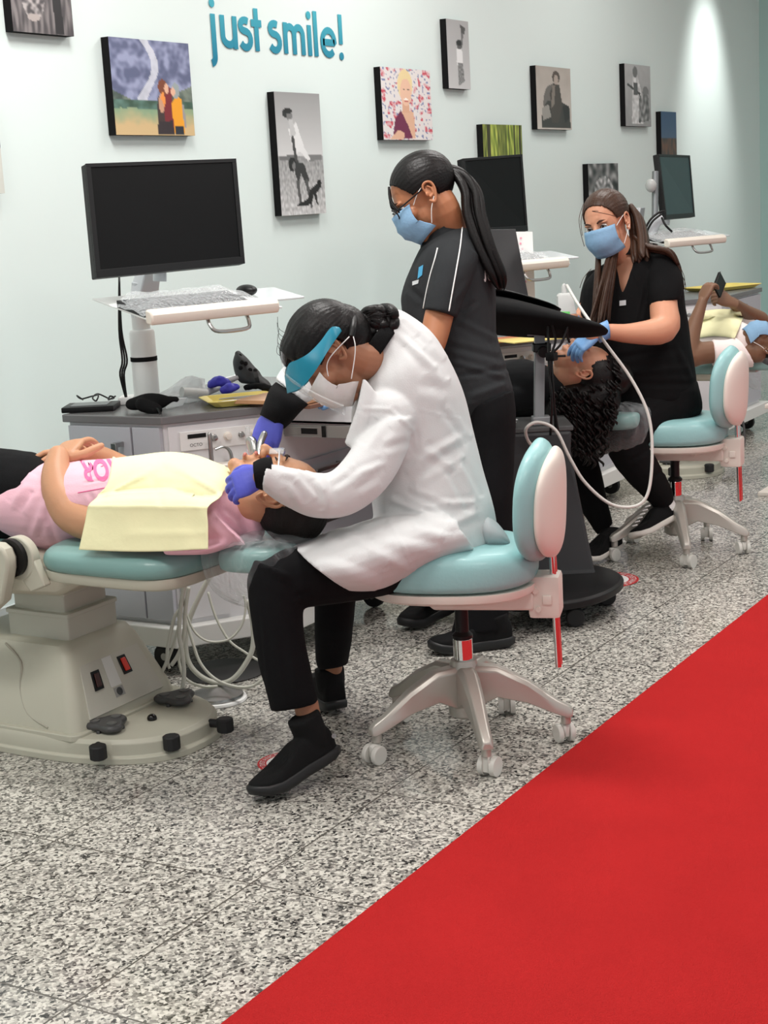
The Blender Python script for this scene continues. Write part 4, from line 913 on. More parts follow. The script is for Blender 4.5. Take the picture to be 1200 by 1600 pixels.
# gloves
b = MB(); hand(b, P(411, 742, 3.85), dirv(-.90, .34, .12), dirv(.0, -.40, -.90), .83, curl=(34, 30, 30, 34), spread=2.0, side=-1, thumb=(38, 30), puff=1.16); b.build('glove', M_glove, pA, sharp=0)
b = MB(); hand(b, P(428, 648, 4.24), dirv(-.30, .95, .02), dirv(-.50, -.28, -.82), 1.04, curl=(12, 30, 40, 50), spread=1.4, side=-1, thumb=(30, 20), puff=1.14)
b.build('glove', M_glove, pA, sharp=0)
# knit cuffs
b = MB(); b.secs([(424, 714, 430, 770, 3.86, .042), (412, 715, 419, 768, 3.85, .042), (403, 718, 409, 766, 3.845, .041), (396, 722, 401, 763, 3.84, .040)], rnd=False); b.build('knit_cuff', M_blackknit, pA, sharp=0)
b = MB(); b.secs([(431, 597, 482, 632, 4.3, .052), (421, 608, 470, 643, 4.27, .058), (411, 634, 454, 661, 4.25, .050), (406, 648, 444, 670, 4.25, .040)], rnd=False); b.build('knit_cuff', M_blackknit, pA, sharp=0)
# trousers
b = MB()
T(b, [(690, 862, 4.12, 50), (560, 886, 4.03, 52), (438, 908, 3.98, 47)])
b.secs([(396, 872, 476, 905, 3.98, .085), (386, 905, 478, 935, 3.98, .082), (389, 945, 474, 960, 3.98, .078), (397, 1000, 478, 1005, 3.99, .074), (407, 1050, 488, 1052, 4.0, .070), (417, 1085, 495, 1084, 4.01, .066), (423, 1111, 497, 1098, 4.02, .062)], rnd=False)
T(b, [(700, 860, 4.3, 54), (600, 880, 4.33, 48), (527, 900, 4.38, 42)])
b.secs([(492, 880, 560, 885, 4.38, .07), (491, 930, 556, 930, 4.4, .07), (491, 985, 552, 985, 4.42, .065), (493, 1030, 546, 1025, 4.49, .06), (498, 1046, 543, 1038, 4.52, .055)], rnd=False)
cloth('trousers', b, M_black, pA, .006, 3, segs=[(455, 935, 485, 925, 3.95, .008, -.004), (420, 900, 470, 930, 3.93, .012, -.004), (410, 960, 420, 1080, 3.93, .006, .003), (452, 1000, 462, 1090, 3.93, .01, .003)], amp=.002, sc=9)
# shoes : slip-on with a rocker sole
def rocker_shoe(name, o, toe, up, w_, m_u, m_s, parent, L=.27, k=1.0, collar=.105, sole=.022, sole_m=None):
    """o heel-bottom centre point, toe direction, up direction"""
    x = toe.normalized(); z = (up-x*up.dot(x)).normalized(); y = z.cross(x)
    pt = lambda a, c, e: o+(x*a*L+y*c*w_+z*e)*1.0
    out = [(0, .30), (.06, .36), (.2, .37), (.4, .36), (.58, .44), (.74, .48), (.88, .40), (.97, .22), (1.0, .0)]
    pts = [(a, c) for a, c in out]+[(a, -c) for a, c in reversed(out[:-1])]
    def rg(k_, e0, f=lambda a: 0): return [pt(.5+(a-.5)*k_, c*k_, e0+f(a)) for a, c in pts]
    tip = lambda a: .020*max(0, a-.72)**2*12+.010*max(0, .1-a)*6
    b = MB(); b.rings([rg(.97, 0, tip), rg(1.04, .006, tip), rg(1.05, sole, tip), rg(1.0, sole+.006, tip)]); s_ = b.build('shoe_sole', m_s, parent, sharp=0)
    hts = lambda a: sole+(.066+.0*a if a < .3 else .066*(1-(a-.3)/.78)**1.1+.010)
    b = MB(); rgs = []
    for q, z_ in ((1.0, 0), (1.0, .3), (.96, .6), (.86, .85), (.62, .97), (.3, 1.0)):
        rgs.append([pt(.46+(a-.46)*(q if a > .46 else 1-(1-q)*.25), c*q, sole+(hts(a)-sole)*z_+tip(a)) for a, c in pts])
    b.rings(rgs)
    c0 = pt(.17, 0, sole+.03); c1 = pt(.19, 0, collar); b.tube([c0, (c0+c1)/2, c1], [.040*k, .043*k, .044*k], seg=20, n=4)
    me = fuse(b, .0045, 5); link(name, me, m_u, parent, sharp=0)
    return pt
M_shoe = mat('black_knit_shoe', (14, 14, 15), .8, bump=.25, bscale=600, spec=.25); M_sole = mat('black_rubber_sole', (26, 27, 28), .45)
heel = P(529, 1208, 3.99); toe = P(408, 1238, 3.90)
z0 = toe.z; ball = V(toe.x, toe.y, .006)
hl = V(P(524, 1203, 4.05).x, P(524, 1203, 4.05).y, .055)
rocker_shoe('shoe', hl, (ball-hl), V(0, 0, 1)+dirv(-.25, 0, 0), .10, M_shoe, M_sole, pA, L=.262, collar=.135)
b = MB(); b.lathe(P(522, 1150, 3.975), [(.006, 0), (.006, .001), (.0045, .001), (.0045, 0)], -CF, 16); b.build('heel_mark', M_steel, pA)
hl = P(527, 1108, 4.52); hl.z = .012; rocker_shoe('shoe', hl, dirv(-.35, 0, .9)*1.0-V(0, 0, (dirv(-.35, 0, .9)).z), V(0, 0, 1), .095, M_shoe, M_sole, pA, L=.255, collar=.12)
# the coat
b = MB()
b.secs([(778, 836, 600, 905, 4.20, .165), (772, 795, 588, 865, 4.20, .175), (755, 735, 580, 775, 4.20, .165), (738, 665, 562, 712, 4.20, .165), (722, 605, 550, 668, 4.2, .18), (697, 553, 550, 634, 4.2, .175), (672, 516, 560, 604, 4.19, .135), (632, 487, 573, 585, 4.16, .088), (612, 483, 572, 566, 4.15, .075)], n=4)
b.secs([(690, 790, 745, 870, 4.18, .21), (620, 800, 672, 892, 4.155, .245), (550, 820, 617, 918, 4.13, .265), (500, 836, 584, 926, 4.11, .27), (458, 850, 556, 926, 4.10, .265)], n=4, rnd=False)
b.secs([(590, 655, 650, 655, 4.05, .075), (562, 680, 628, 725, 4.01, .070), (541, 712, 592, 775, 3.96, .062), (516, 737, 545, 806, 3.93, .056), (490, 738, 490, 809, 3.91, .054), (464, 732, 452, 794, 3.88, .050), (436, 727, 428, 780, 3.86, .044), (418, 725, 409, 764, 3.84, .038)], n=4, rnd=False)
b.ell(P(607, 655, 4.07), .085, .085, .085)
b.secs([(600, 545, 640, 640, 4.34, .07), (560, 545, 575, 620, 4.4, .065), (500, 545, 512, 606, 4.42, .06), (462, 560, 500, 616, 4.38, .056), (442, 574, 486, 626, 4.32, .052), (430, 592, 476, 632, 4.29, .050)], n=3, rnd=False)
b.secs([(566, 590, 590, 620, 4.02, .01), (556, 640, 575, 660, 4.0, .012), (538, 690, 560, 700, 4.0, .012)], n=3)
CF_ = [  # creases, read off the photograph
 (566, 638, 610, 640, 4.0, .006, .003), (610, 640, 646, 672, 4.0, .006, .003), (646, 672, 650, 700, 4.0, .006, .003),
 (556, 765, 590, 745, 3.92, .012, -.006), (545, 745, 600, 725, 3.95, .010, .005), (520, 760, 560, 735, 3.93, .010, -.005),
 (470, 740, 500, 775, 3.88, .010, -.006), (452, 760, 470, 790, 3.86, .010, .006), (440, 738, 462, 745, 3.85, .010, .005), (500, 745, 512, 795, 3.9, .012, .006),
 (636, 770, 700, 795, 4.05, .010, -.008), (610, 780, 670, 805, 4.05, .010, .007), (660, 790, 740, 785, 4.06, .010, .006), (650, 810, 700, 830, 4.06, .014, -.008), (700, 822, 745, 800, 4.06, .014, .007),
 (640, 750, 720, 700, 4.05, .014, -.007), (650, 720, 725, 680, 4.05, .012, .006), (690, 640, 730, 690, 4.07, .010, -.006), (660, 700, 715, 735, 4.05, .012, .006), (715, 720, 745, 780, 4.07, .010, .007), (705, 740, 735, 800, 4.07, .010, -.006),
 (530, 830, 580, 850, 3.96, .014, .006), (500, 855, 600, 900, 3.95, .02, -.007), (560, 850, 640, 890, 3.97, .016, .006), (600, 830, 690, 850, 4.0, .016, -.006), (610, 815, 655, 905, 3.98, .005, .002),
 (625, 500, 670, 540, 4.1, .008, -.004), (620, 520, 675, 575, 4.08, .010, .004), (618, 505, 690, 570, 4.1, .012, -.005), (640, 530, 690, 600, 4.07, .014, .005), (655, 600, 700, 610, 4.06, .018, -.005), (655, 640, 720, 655, 4.06, .004, .002), (600, 700, 640, 690, 3.98, .012, -.005), (575, 700, 600, 660, 3.97, .014, .005)]
coat = cloth('lab_coat', b, M_coat, pA, .0055, 4, segs=CF_, amp=.0012, sc=7, seed=3)
# dark undershirt collar
b = MB(); b.secs([(634, 500, 563, 606, 4.15, .092), (612, 498, 549, 600, 4.14, .088), (600, 506, 543, 592, 4.13, .080)], rnd=False); b.build('undershirt_collar', M_blackknit, pA, sharp=0)
b = MB(); b.secs([(758, 800, 758, 862, 4.19, .13), (776, 816, 778, 862, 4.18, .12), (790, 834, 792, 862, 4.18, .10), (797, 852, 798, 860, 4.18, .06)]); b.build('shirt_tail', mat('grey_shirt', (170, 176, 178), .8), pA, sharp=0)
# hair
b = MB()
def hair_cap(mb, hd, r=(.105, .087, .092), c=(-.022, 0, .040), fl=.0, extra=(), vox=.004, cut=None):
    q = MB(); hd.e(q, c, r, u=36, v=24)
    for cc, rr in extra: hd.e(q, cc, rr)
    me = fuse(q, vox, 2); co = coords(me)
    rel = (co-np.array(hd.o))/hd.k; f = rel@np.array(hd.f); u = rel@np.array(hd.u); l = rel@np.array(hd.l)
    # comb grooves radiating from the tie point and shrink below the hairline
    a = np.arctan2(l, u-.0+.0001); g = .0004*np.sin(a*46+f*60)+.0003*np.sin(a*97-f*45)
    no = norms(me); hl = (cut or (lambda f, u, l: f > .052-.9*np.maximum(0, .035-u)*0))(f, u, l)
    inward = np.where(hl, .022, 0)*hd.k
    co = co+no*(g*hd.k)[:, None]-no*inward[:, None]; me.vertices.foreach_set('co', co.ravel()); me.update(); mb.bm.from_mesh(me); bpy.data.meshes.remove(me)
def hairline(f, u, l): return ((f > .058+.35*(u-.06)) & (u < .085)) | ((u < .0) & (f > .0)) | (((f+.012)**2+(u+.012)**2 < .030**2) & (abs(l) > .05)) | (u < -.075)
hair_cap(b, hA, r=(.108, .090, .098), c=(-.020, 0, .036), extra=[((-.062, 0, .0), (.072, .072, .078)), ((.02, 0, .075), (.07, .07, .055))], cut=hairline)
me_ = MB()
for i in range(16):
    random.seed(i+40); a = random.random()*6.28; cx, cy = 590+random.uniform(-16, 16), 506+random.uniform(-13, 13)
    strand_lock(b, [P(cx+14*math.cos(a+q*1.1), cy+12*math.sin(a+q*1.1), 4.11+.03*math.sin(q*1.7+i)) for q in range(5)], [.006, .013, .015, .013, .006], seg=14, seed=i)
T(b, [(560, 520, 4.08, 22), (566, 548, 4.09, 22), (574, 572, 4.1, 14)]); T(b, [(585, 515, 4.12, 22), (594, 538, 4.12, 26), (584, 562, 4.10, 20)]); b.ell(P(590, 507, 4.11), .040, .040, .034); b.ell(P(572, 503, 4.1), .03, .03, .025); b.ell(P(606, 505, 4.11), .028, .03, .028)
b.build('hair', M_hairb, pA, sharp=0)
rs = random.Random(5)
wires('flyaway_hair', [[P(556+rs.random()*8, 492+rs.random()*10, 4.06), P(575+rs.random()*20, 482+rs.random()*14, 4.05), P(592+rs.random()*22, 486+rs.random()*20, 4.06)] for _ in range(10)]+[[P(445, 560-8*i, 4.05), P(436-rs.random()*4, 552-8*i, 4.05), P(436-rs.random()*3, 540-9*i, 4.05)] for i in range(6)], .0006, M_hairb, pA)
b = MB(); b.tube([P(554, 496, 4.03), P(552, 512, 4.0), P(549, 526, 3.99)], [.008, .010, .008], seg=12); b.build('hair_tie', M_blackpl, pA)
hA.mask(pA, (232, 228, 226), 'white_mask', loops=False)
wires('mask_strap', [[P(513, 588, 4.0), P(511, 570, 4.0), P(520, 553, 3.99), P(546, 526, 3.985)], [P(549, 592, 4.0), P(554, 560, 3.985), P(555, 540, 3.98), P(552, 526, 3.985)]], .0014, M_white, pA)
b = MB(); b.tube([hA(-.015, -.083, -.040)+(CF*.0)+dirv(0, 0, -.004)]+[hA(-.015+.009*math.cos(a), -.084, -.050+.010*math.sin(a)) for a in (1.2, .2, -.9, -2, -3.1, -4.2)], .0013, seg=6); b.build('earring', mat('gold', (222, 178, 96), .25, 1), pA)
# visor with clear shield: a curved band around the forehead
up_ = [(530, 511, 3.985), (517, 512, 3.965), (500, 534, 3.95), (482, 552, 3.945), (465, 562, 3.955), (451, 569, 3.985), (445, 590, 4.04), (447, 575, 4.12), (462, 562, 4.18), (490, 545, 4.21)]
dn_ = [(534, 517, 3.985), (526, 528, 3.96), (512, 549, 3.94), (499, 570, 3.93), (485, 590, 3.94), (468, 607, 3.965), (450, 614, 4.04), (452, 614, 4.13), (470, 608, 4.20), (492, 585, 4.22)]
q_ = crom([list(a)+list(b_) for a, b_ in zip(up_, dn_)], 5)
vis = MB(); vis.rings([[P(*e[:3]), P(*[(a+c)/2 for a, c in zip(e[:3], e[3:])])-CF*.004, P(*e[3:]), P(*e[3:])+CF*.004, P(*[(a+c)/2 for a, c in zip(e[:3], e[3:])]), P(*e[:3])+CF*.004] for e in q_])
vis = vis.build('visor', mat('teal_visor_plastic', (0, 124, 150), .4), pA, sharp=50)
b = MB(); b.secs([(440, 552, 447, 558, 4.08, .09), (445, 585, 452, 588, 4.08, .12), (468, 612, 476, 604, 4.08, .125), (505, 632, 508, 622, 4.08, .125), (536, 648, 540, 634, 4.08, .12)], rnd=False, caps=False); b.build('clear_shield', clear('clear_shield', alpha=.10), vis, sharp=0)

# extraction forceps held in her far hand
b = MB(); b.tube([P(405, 706, 4.16), P(408, 690, 4.17), P(413, 678, 4.18)], [.008, .009, .009], seg=12, round_ends=True); b.tube([P(398, 706, 4.18), P(396, 692, 4.19), P(390, 688, 4.2), P(394, 710, 4.2)], [.010, .012, .011, .009], seg=12, round_ends=True)
b.tube([P(396, 712, 4.17), P(400, 722, 4.12), P(404, 726, 4.08)], [.008, .005, .003], seg=10, round_ends=True); b.tube([P(405, 706, 4.16), P(404, 718, 4.13), P(403, 726, 4.1)], [.008, .006, .003], seg=10, round_ends=True)
single(b.build('dental_forceps', M_steel), 'steel dental forceps held in the violet glove over the patient in pink', 'forceps')

# ================= patient in the pink shirt =================
pF = thing('person', (3.24, 2.7, .58), 'person in a pink shirt lying face up in the nearest patient chair, hands on belly', 'person')
body = MB()
hF = Head(434, 771, 4.05, (-.02, -1, 0), (1, -.03, 0), 1.04)
hF.build(body, neck=(P(345, 795, 4.14), .060), mouth_open=.012)
b = MB()
b.secs([(-20, 735, -20, 840, 4.58, .15), (60, 735, 60, 845, 4.48, .15), (150, 740, 150, 845, 4.4, .15), (260, 735, 260, 845, 4.28, .17), (330, 745, 335, 840, 4.18, .12)])
T(b, [(330, 815, 4.02, 32), (230, 830, 4.08, 31), (128, 812, 4.2, 30), (97, 780, 4.24, 28), (88, 745, 4.28, 24), (91, 712, 4.32, 17)])
T(b, [(330, 760, 4.38, 32), (250, 770, 4.5, 30), (190, 735, 4.6, 24), (150, 712, 4.56, 18), (118, 706, 4.48, 14)])
T(b, [(60, 770, 4.48, 55), (-70, 760, 4.62, 50), (-160, 760, 4.7, 40)]); 
addfuse(body, b, .006)
hand(body, P(92, 722, 4.34), dirv(.30, -.62, .70), dirv(-.45, -.75, -.55), 1.0, curl=(24, 30, 34, 38), side=-1, thumb=(62, 8), puff=1.1)
hand(body, P(112, 706, 4.46), dirv(-.95, .1, -.1), dirv(0, -1, .1), .90, curl=(24, 26, 28, 30), side=1, thumb=(30, 20))
bF = body.build('body', skin('skin_tan', (192, 142, 108)), pF, sharp=0)
hF.eyes(pF, closed=True)
b = MB(); hF.e(b, (.0985, 0, -.052), (.0085, .019, .0055)); hF.e(b, (.0955, 0, -.079), (.0085, .017, .006)); b.build('lips', mat('lip_rose', (186, 112, 100), .4), pF)
# clear safety glasses
b = MB(); b.tube([hF(.108, -.030, .016), hF(.112, 0, .012), hF(.108, .030, .016)], .0025, seg=8)
for q in (-1, 1): b.tube([hF(.104, q*.052, .010), hF(.06, q*.072, .008), hF(.0, q*.080, .004)], .0022, seg=8)
gl = b.build('safety_glasses', mat('silver_frame', (200, 204, 208), .25, .6), pF)
b = MB(); b.rings([[hF(.112-.9*(y*y)*6, y, z) for y in [(-.055+.11*i/12) for i in range(13)]]+[hF(.1135-.9*(y*y)*6, y, z) for y in [(.055-.11*i/12) for i in range(13)]] for z in (-.016, .002, .020)]); b.build('clear_lens', clear('clear_lens', alpha=.08), gl, sharp=0)
b = MB()
hair_cap(b, hF, r=(.101, .084, .090), c=(-.030, 0, .040), cut=lambda f, u, l: (f > .030+.10*u) & (u < .098) | ((u < .022) & (f > -.035)) | (u < -.060), extra=[((-.05, 0, .0), (.055, .062, .05))])
b.build('hair', hairmat('short_black_hair', (26, 22, 20), .6), pF, sharp=0)
# shirt
b = MB()
b.secs([(2, 748, 20, 842, 4.5, .17), (40, 728, 62, 858, 4.47, .185), (85, 722, 100, 862, 4.42, .195), (170, 716, 172, 850, 4.34, .20), (255, 711, 258, 850, 4.26, .215), (318, 716, 322, 858, 4.18, .215), (352, 730, 360, 856, 4.12, .16), (374, 752, 392, 850, 4.1, .085)], n=4)
b.secs([(330, 790, 385, 852, 3.99, .06), (290, 800, 300, 858, 4.02, .058), (230, 798, 232, 856, 4.06, .056), (165, 790, 165, 848, 4.12, .055)], n=3, rnd=False)
b.secs([(330, 732, 350, 790, 4.36, .06), (270, 735, 270, 790, 4.44, .058), (215, 740, 215, 790, 4.52, .056)], n=3, rnd=False)
b.secs([(262, 850, 262, 868, 4.0, .06), (320, 850, 325, 866, 3.98, .06), (350, 840, 356, 856, 3.99, .05)], n=3)
M_pink = mat('pink_cotton', (240, 190, 204), .82, bump=.08, bscale=200)
cloth('shirt', b, M_pink, pF, .0055, 4, segs=[(60, 745, 30, 800, 4.28, .012, -.007), (80, 760, 50, 840, 4.26, .012, .007), (70, 800, 88, 850, 4.24, .010, -.006), (40, 760, 20, 790, 4.3, .012, .006), (130, 755, 168, 748, 4.12, .004, -.003), (140, 770, 150, 795, 4.12, .008, -.005), (335, 810, 370, 850, 3.95, .010, -.006), (345, 800, 385, 835, 3.95, .008, .005)], amp=.003, sc=8)
b = MB()
for k in range(24):
    pass
cv = bpy.data.curves.new('shirt_text', 'FONT'); cv.body = 'ROR'; cv.size = .072; cv.offset = .0022; tmp = bpy.data.objects.new('t', cv); COL.objects.link(tmp); dg = bpy.context.evaluated_depsgraph_get(); me = bpy.data.meshes.new_from_object(tmp.evaluated_get(dg)); bpy.data.objects.remove(tmp)
bm_ = bmesh.new(); bm_.from_mesh(me); bmesh.ops.subdivide_edges(bm_, edges=bm_.edges[:], cuts=2); bm_.to_mesh(me); bm_.free()
shirt_o = [o for o in pF.children if o.name.startswith('shirt')][0]
from mathutils.bvhtree import BVHTree
def surf(o):
    me_ = o.data; rt_ = o
    while rt_.parent: rt_ = rt_.parent
    return BVHTree.FromPolygons([v.co+rt_.location for v in me_.vertices], [tuple(p.vertices) for p in me_.polygons])
bv = surf(shirt_o)
def onto(bv, px, py, off=.0015, d0=2.0):
    o_ = P(px, py, d0); r = (o_-CC).normalized(); h = bv.ray_cast(o_, r)
    if not h[0]: h = bv.find_nearest(P(px, py, 4.2 if d0 < 3 else 5.4))
    return h[0]+h[1]*off*(1 if h[1].dot(r) < 0 else -1)
for v in me.vertices:     # upside down as seen: read from the wearer's feet
    x, y = v.co.x, v.co.y; v.co = onto(bv, 186-x*415+y*95, 719+y*640-(186-x*415-130)*.10*0, .0012)
link('shirt_lettering', me, mat('pink_print', (238, 110, 160), .6), pF, smooth=False)
b = MB(); b.tube([onto(bv, 122+5*i, 770-.9*i, .0005) for i in range(10)], .0016, seg=6, n=1); b.build('shirt_seam', mat('pink_print', (238, 110, 160), .6), pF)
# black trousers
b = MB(); b.secs([(52, 706, 60, 850, 4.46, .165), (0, 700, 0, 850, 4.52, .17), (-100, 700, -100, 840, 4.62, .17), (-190, 705, -190, 830, 4.72, .15)], n=3)
cloth('trousers', b, M_black, pF, .007, 4, amp=.003, sc=8)
# yellow bib draped over the chest and near arm
def sheet(name, grid, m, parent=None, th=.0012, sub=1):
    b = MB(); nr = len(grid); nc = len(grid[0])
    for off in (0,):
        vs = [[b.bm.verts.new(p) for p in r] for r in grid]
        for i in range(nr-1):
            for j in range(nc-1): b.bm.faces.new((vs[i][j], vs[i][j+1], vs[i+1][j+1], vs[i+1][j]))
    o = b.build(name, m, parent, sharp=0); s = o.modifiers.new('thick', 'SOLIDIFY'); s.thickness = th
    return o
top = [(176, 716, 4.36), (215, 711, 4.30), (262, 706, 4.26), (306, 711, 4.2), (345, 726, 4.14), (372, 737, 4.1)]
mid = [(168, 758, 4.12), (208, 752, 4.08), (258, 746, 4.05), (300, 745, 4.01), (338, 748, 3.99), (360, 756, 3.97)]
m2 = [(150, 778, 4.075), (190, 772, 4.035), (240, 770, 4.0), (285, 770, 3.965), (318, 774, 3.94), (345, 776, 3.93)]
fold_ = [(138, 791, 4.055), (180, 788, 4.01), (230, 786, 3.975), (272, 788, 3.94), (305, 790, 3.915), (325, 793, 3.90)]
low1 = [(132, 820, 4.05), (176, 818, 4.005), (226, 817, 3.97), (270, 819, 3.935), (303, 820, 3.91), (325, 822, 3.89)]
low = [(123, 859, 4.045), (170, 861, 4.0), (222, 862, 3.96), (268, 861, 3.925), (300, 859, 3.90), (325, 858, 3.885)]
rows = crom([[c for p in r for c in p] for r in (top, mid, m2, fold_, low1, low)], 9)
grid = []
for r in rows:
    pts = crom([r[i:i+3] for i in range(0, len(r), 3)], 10); grid.append([P(*p) for p in pts])
def crease(p):
    r_ = p-CC; z = r_.dot(CF); x = 600+FPX*r_.dot(CR)/z; y = 800-FPX*r_.dot(CU)/z; t = 0
    for x0, y0, x1, y1, a in ((168, 773, 262, 722, .008), (262, 722, 300, 708, .006), (262, 722, 345, 772, .006), (240, 745, 252, 790, -.004), (138, 791, 325, 793, .005), (200, 835, 320, 832, .003), (300, 712, 330, 740, -.005)):
        k = max(0, min(1, ((x-x0)*(x1-x0)+(y-y0)*(y1-y0))/((x1-x0)**2+(y1-y0)**2))); d_ = math.hypot(x-x0-k*(x1-x0), y-y0-k*(y1-y0)); t += a*1.3*math.exp(-d_/3.5)
    return t
bvp = surf(shirt_o)
for i, r in enumerate(grid):
    for j, p in enumerate(r):
        ry = (p-CC).normalized(); h = bvp.ray_cast(CC+ry*2, ry)
        if h[0] and i < 28: p = (h[0]-ry*.010+_up*.004) if (h[0]-CC).length < (p-CC).length+.03*(i < 22)+(9 if i < 17 else 0) else p
        r[j] = p-CF*crease(p)+CF*(.003*noise.noise(Vector((i*.12, j*.12, 3))))
bib = sheet('patient_bib', grid, M_bib); single(bib, 'yellow paper bib lying across the pink shirt of the nearest patient', 'bib')
# ================= standing assistant with the ponytail =================
def cut_poly(me, poly, d):
    """open a garment where it is open (neckline): drop camera-side faces inside a seen outline"""
    bm = bmesh.new(); bm.from_mesh(me); dele = []
    for f in bm.faces:
        c = f.calc_center_median(); r = c-CC; z = r.dot(CF)
        if z > d: continue
        x = 600+FPX*r.dot(CR)/z; y = 800-FPX*r.dot(CU)/z; ins = False; n = len(poly)
        for i in range(n):
            x1, y1 = poly[i]; x2, y2 = poly[(i+1) % n]
            if (y1 > y) != (y2 > y) and x < (x2-x1)*(y-y1)/(y2-y1)+x1: ins = not ins
        if ins: dele.append(f)
    bmesh.ops.delete(bm, geom=dele, context='FACES')
    bd = [v for v in bm.verts if v.is_boundary]
    for _ in range(8):
        new = {v: sum((e.other_vert(v).co for e in v.link_edges if e.is_boundary), Vector())/max(1, sum(e.is_boundary for e in v.link_edges)) for v in bd}
        for v, c in new.items(): v.co = v.co*.4+c*.6
    bm.to_mesh(me); bm.free(); me.update()
def lockset(b, paths, n, r0, jx=6, jd=.03, seed=0):
    rr = random.Random(seed)
    for i in range(n):
        ox, oy, od = rr.uniform(-1, 1), rr.uniform(-1, 1), rr.uniform(-1, 1); k = rr.uniform(.6, 1.15)
        pts = [P(x+ox*jx*w_, y+oy*3*w_, d+od*jd*w_) for x, y, d, w_ in paths]
        strand_lock(b, pts, [r0*k*.8]+[r0*k]*(len(pts)-2)+[.0015], seg=12, n=5, groove=.3, seed=seed*50+i)
pB = thing('person', (4.5, 2.4, 0), 'person standing, black ponytail, glasses, blue mask and dark grey polo shirt', 'person')
body = MB()
hB = Head(663, 306, 5.12, (-.80, .60, .06), (-.60, -.80, 0), 1.07)
hB.build(body, neck=(P(706, 372, 5.18), .058))
b = MB()
b.secs([(785, 640, 712, 650, 5.2, .13), (765, 560, 690, 575, 5.2, .12), (755, 470, 650, 480, 5.2, .13), (738, 400, 662, 412, 5.2, .13)])
T(b, [(708, 420, 5.08, 20), (688, 485, 5.04, 23), (672, 545, 5.0, 21), (640, 592, 4.96, 17), (590, 614, 4.94, 14), (556, 618, 4.93, 13)])
T(b, [(715, 420, 5.34, 20), (680, 500, 5.42, 19), (640, 560, 5.3, 15), (590, 590, 5.2, 13)])
T(b, [(762, 650, 5.12, 26), (768, 780, 5.12, 22), (760, 900, 5.12, 18), (752, 985, 5.12, 14)])
T(b, [(755, 650, 5.3, 26), (730, 780, 5.32, 13), (697, 880, 5.34, 11), (684, 935, 5.36, 10)])
addfuse(body, b, .006)
hand(body, P(552, 617, 4.93), dirv(-.96, -.12, .1), dirv(0, -.8, -.5), .84, curl=(30, 34, 38, 40), side=1, thumb=(30, 20), puff=.92)
body.build('body', skin('skin_brown', (170, 112, 78)), pB, sharp=0)
b = MB(); hand(b, P(552, 617, 4.93), dirv(-.96, -.12, .1), dirv(0, -.8, -.5), .84, curl=(30, 34, 38, 40), side=1, thumb=(30, 20), puff=1.1); b.build('glove', M_bglove, pB, sharp=0)
hB.eyes(pB); hB.mask(pB, (130, 168, 200))
b = MB()
def hl2(f, u, l): return ((f > .050+.45*(u-.05)) & (u < .088)) | ((u < .012) & (f > .004)) | (((f+.012)**2+(u+.012)**2 < .026**2) & (abs(l) > .05)) | (u < -.062)
hair_cap(b, hB, r=(.104, .086, .092), c=(-.020, 0, .038), cut=hl2, extra=[((-.06, 0, .02), (.055, .066, .06))])
lockset(b, [(702, 266, 5.13, .2), (722, 276, 5.12, 1), (737, 300, 5.11, 1.5), (742, 335, 5.10, 1.7), (758, 385, 5.09, 1.5), (777, 428, 5.10, 1.2), (783, 452, 5.12, .6)], 20, .014, 8, .022, 12)
strand_lock(b, [P(700, 264, 5.14), P(718, 274, 5.13), P(734, 300, 5.12), P(741, 335, 5.11), P(757, 385, 5.10), P(776, 428, 5.11), P(781, 453, 5.12)], [.018, .024, .030, .030, .026, .020, .004], groove=.16, twist=.9, seed=3)
b.build('hair', M_hairb, pB, sharp=0)
b = MB(); strand_lock(b, [hB(.072, .030, .082), hB(.094, .040, .040), hB(.092, .05, -.005), hB(.088, .052, -.045)], [.004, .006, .004, .001], seg=12, n=4); strand_lock(b, [hB(.07, -.032, .085), hB(.096, -.044, .040), hB(.092, -.056, .0), hB(.088, -.056, -.030)], [.004, .006, .004, .001], seg=12, n=4); b.build('face_framing_locks', M_hairb, pB, sharp=0)
b = MB(); b.lathe(P(706, 269, 5.14), [(.020, -.008), (.024, 0), (.020, .008)], dirv(.8, .5), 18); b.build('hair_tie', M_blackpl, pB)
# glasses
b = MB()
for q in (-1, 1):
    pts = [hB(.108-.006*abs(math.cos(a)), q*(.033+.026*math.cos(a)), .000+.019*math.sin(a)) for a in [2*math.pi*i/12 for i in range(13)]]; b.tube(pts, .0024, seg=6, n=2)
    b.tube([hB(.103, q*.058, .006), hB(.05, q*.074, .006), hB(-.008, q*.080, .008)], .0024, seg=6)
b.tube([hB(.109, -.008, .004), hB(.112, 0, .006), hB(.109, .008, .004)], .0022, seg=6)
gl = b.build('glasses', M_blackpl, pB)
b = MB()
for q in (-1, 1): b.ell(hB(.106, q*.033, 0), .001, .024, .018, rot=hB.R)
b.build('lens', clear('lens_clear', alpha=.05), gl)
e = hB(-.012, -.083, -.046); b = MB(); b.tube([e+hB.f*(.011*math.sin(a))+hB.u*(.014*math.cos(a)-.014) for a in [2*math.pi*i/14 for i in range(15)]], .0014, seg=6, n=2); b.build('hoop_earring', M_steel, pB)
M_polo = mat('charcoal_polo_knit', (46, 48, 50), .9, spec=.2, bump=.15, bscale=350)
b = MB()
b.secs([(801, 606, 700, 650, 5.2, .165), (789, 565, 674, 590, 5.2, .16), (777, 520, 642, 540, 5.2, .155), (775, 470, 627, 480, 5.2, .16), (771, 430, 631, 446, 5.2, .175), (758, 394, 645, 410, 5.2, .178), (740, 368, 654, 392, 5.2, .13), (724, 352, 662, 382, 5.18, .078)], n=4)
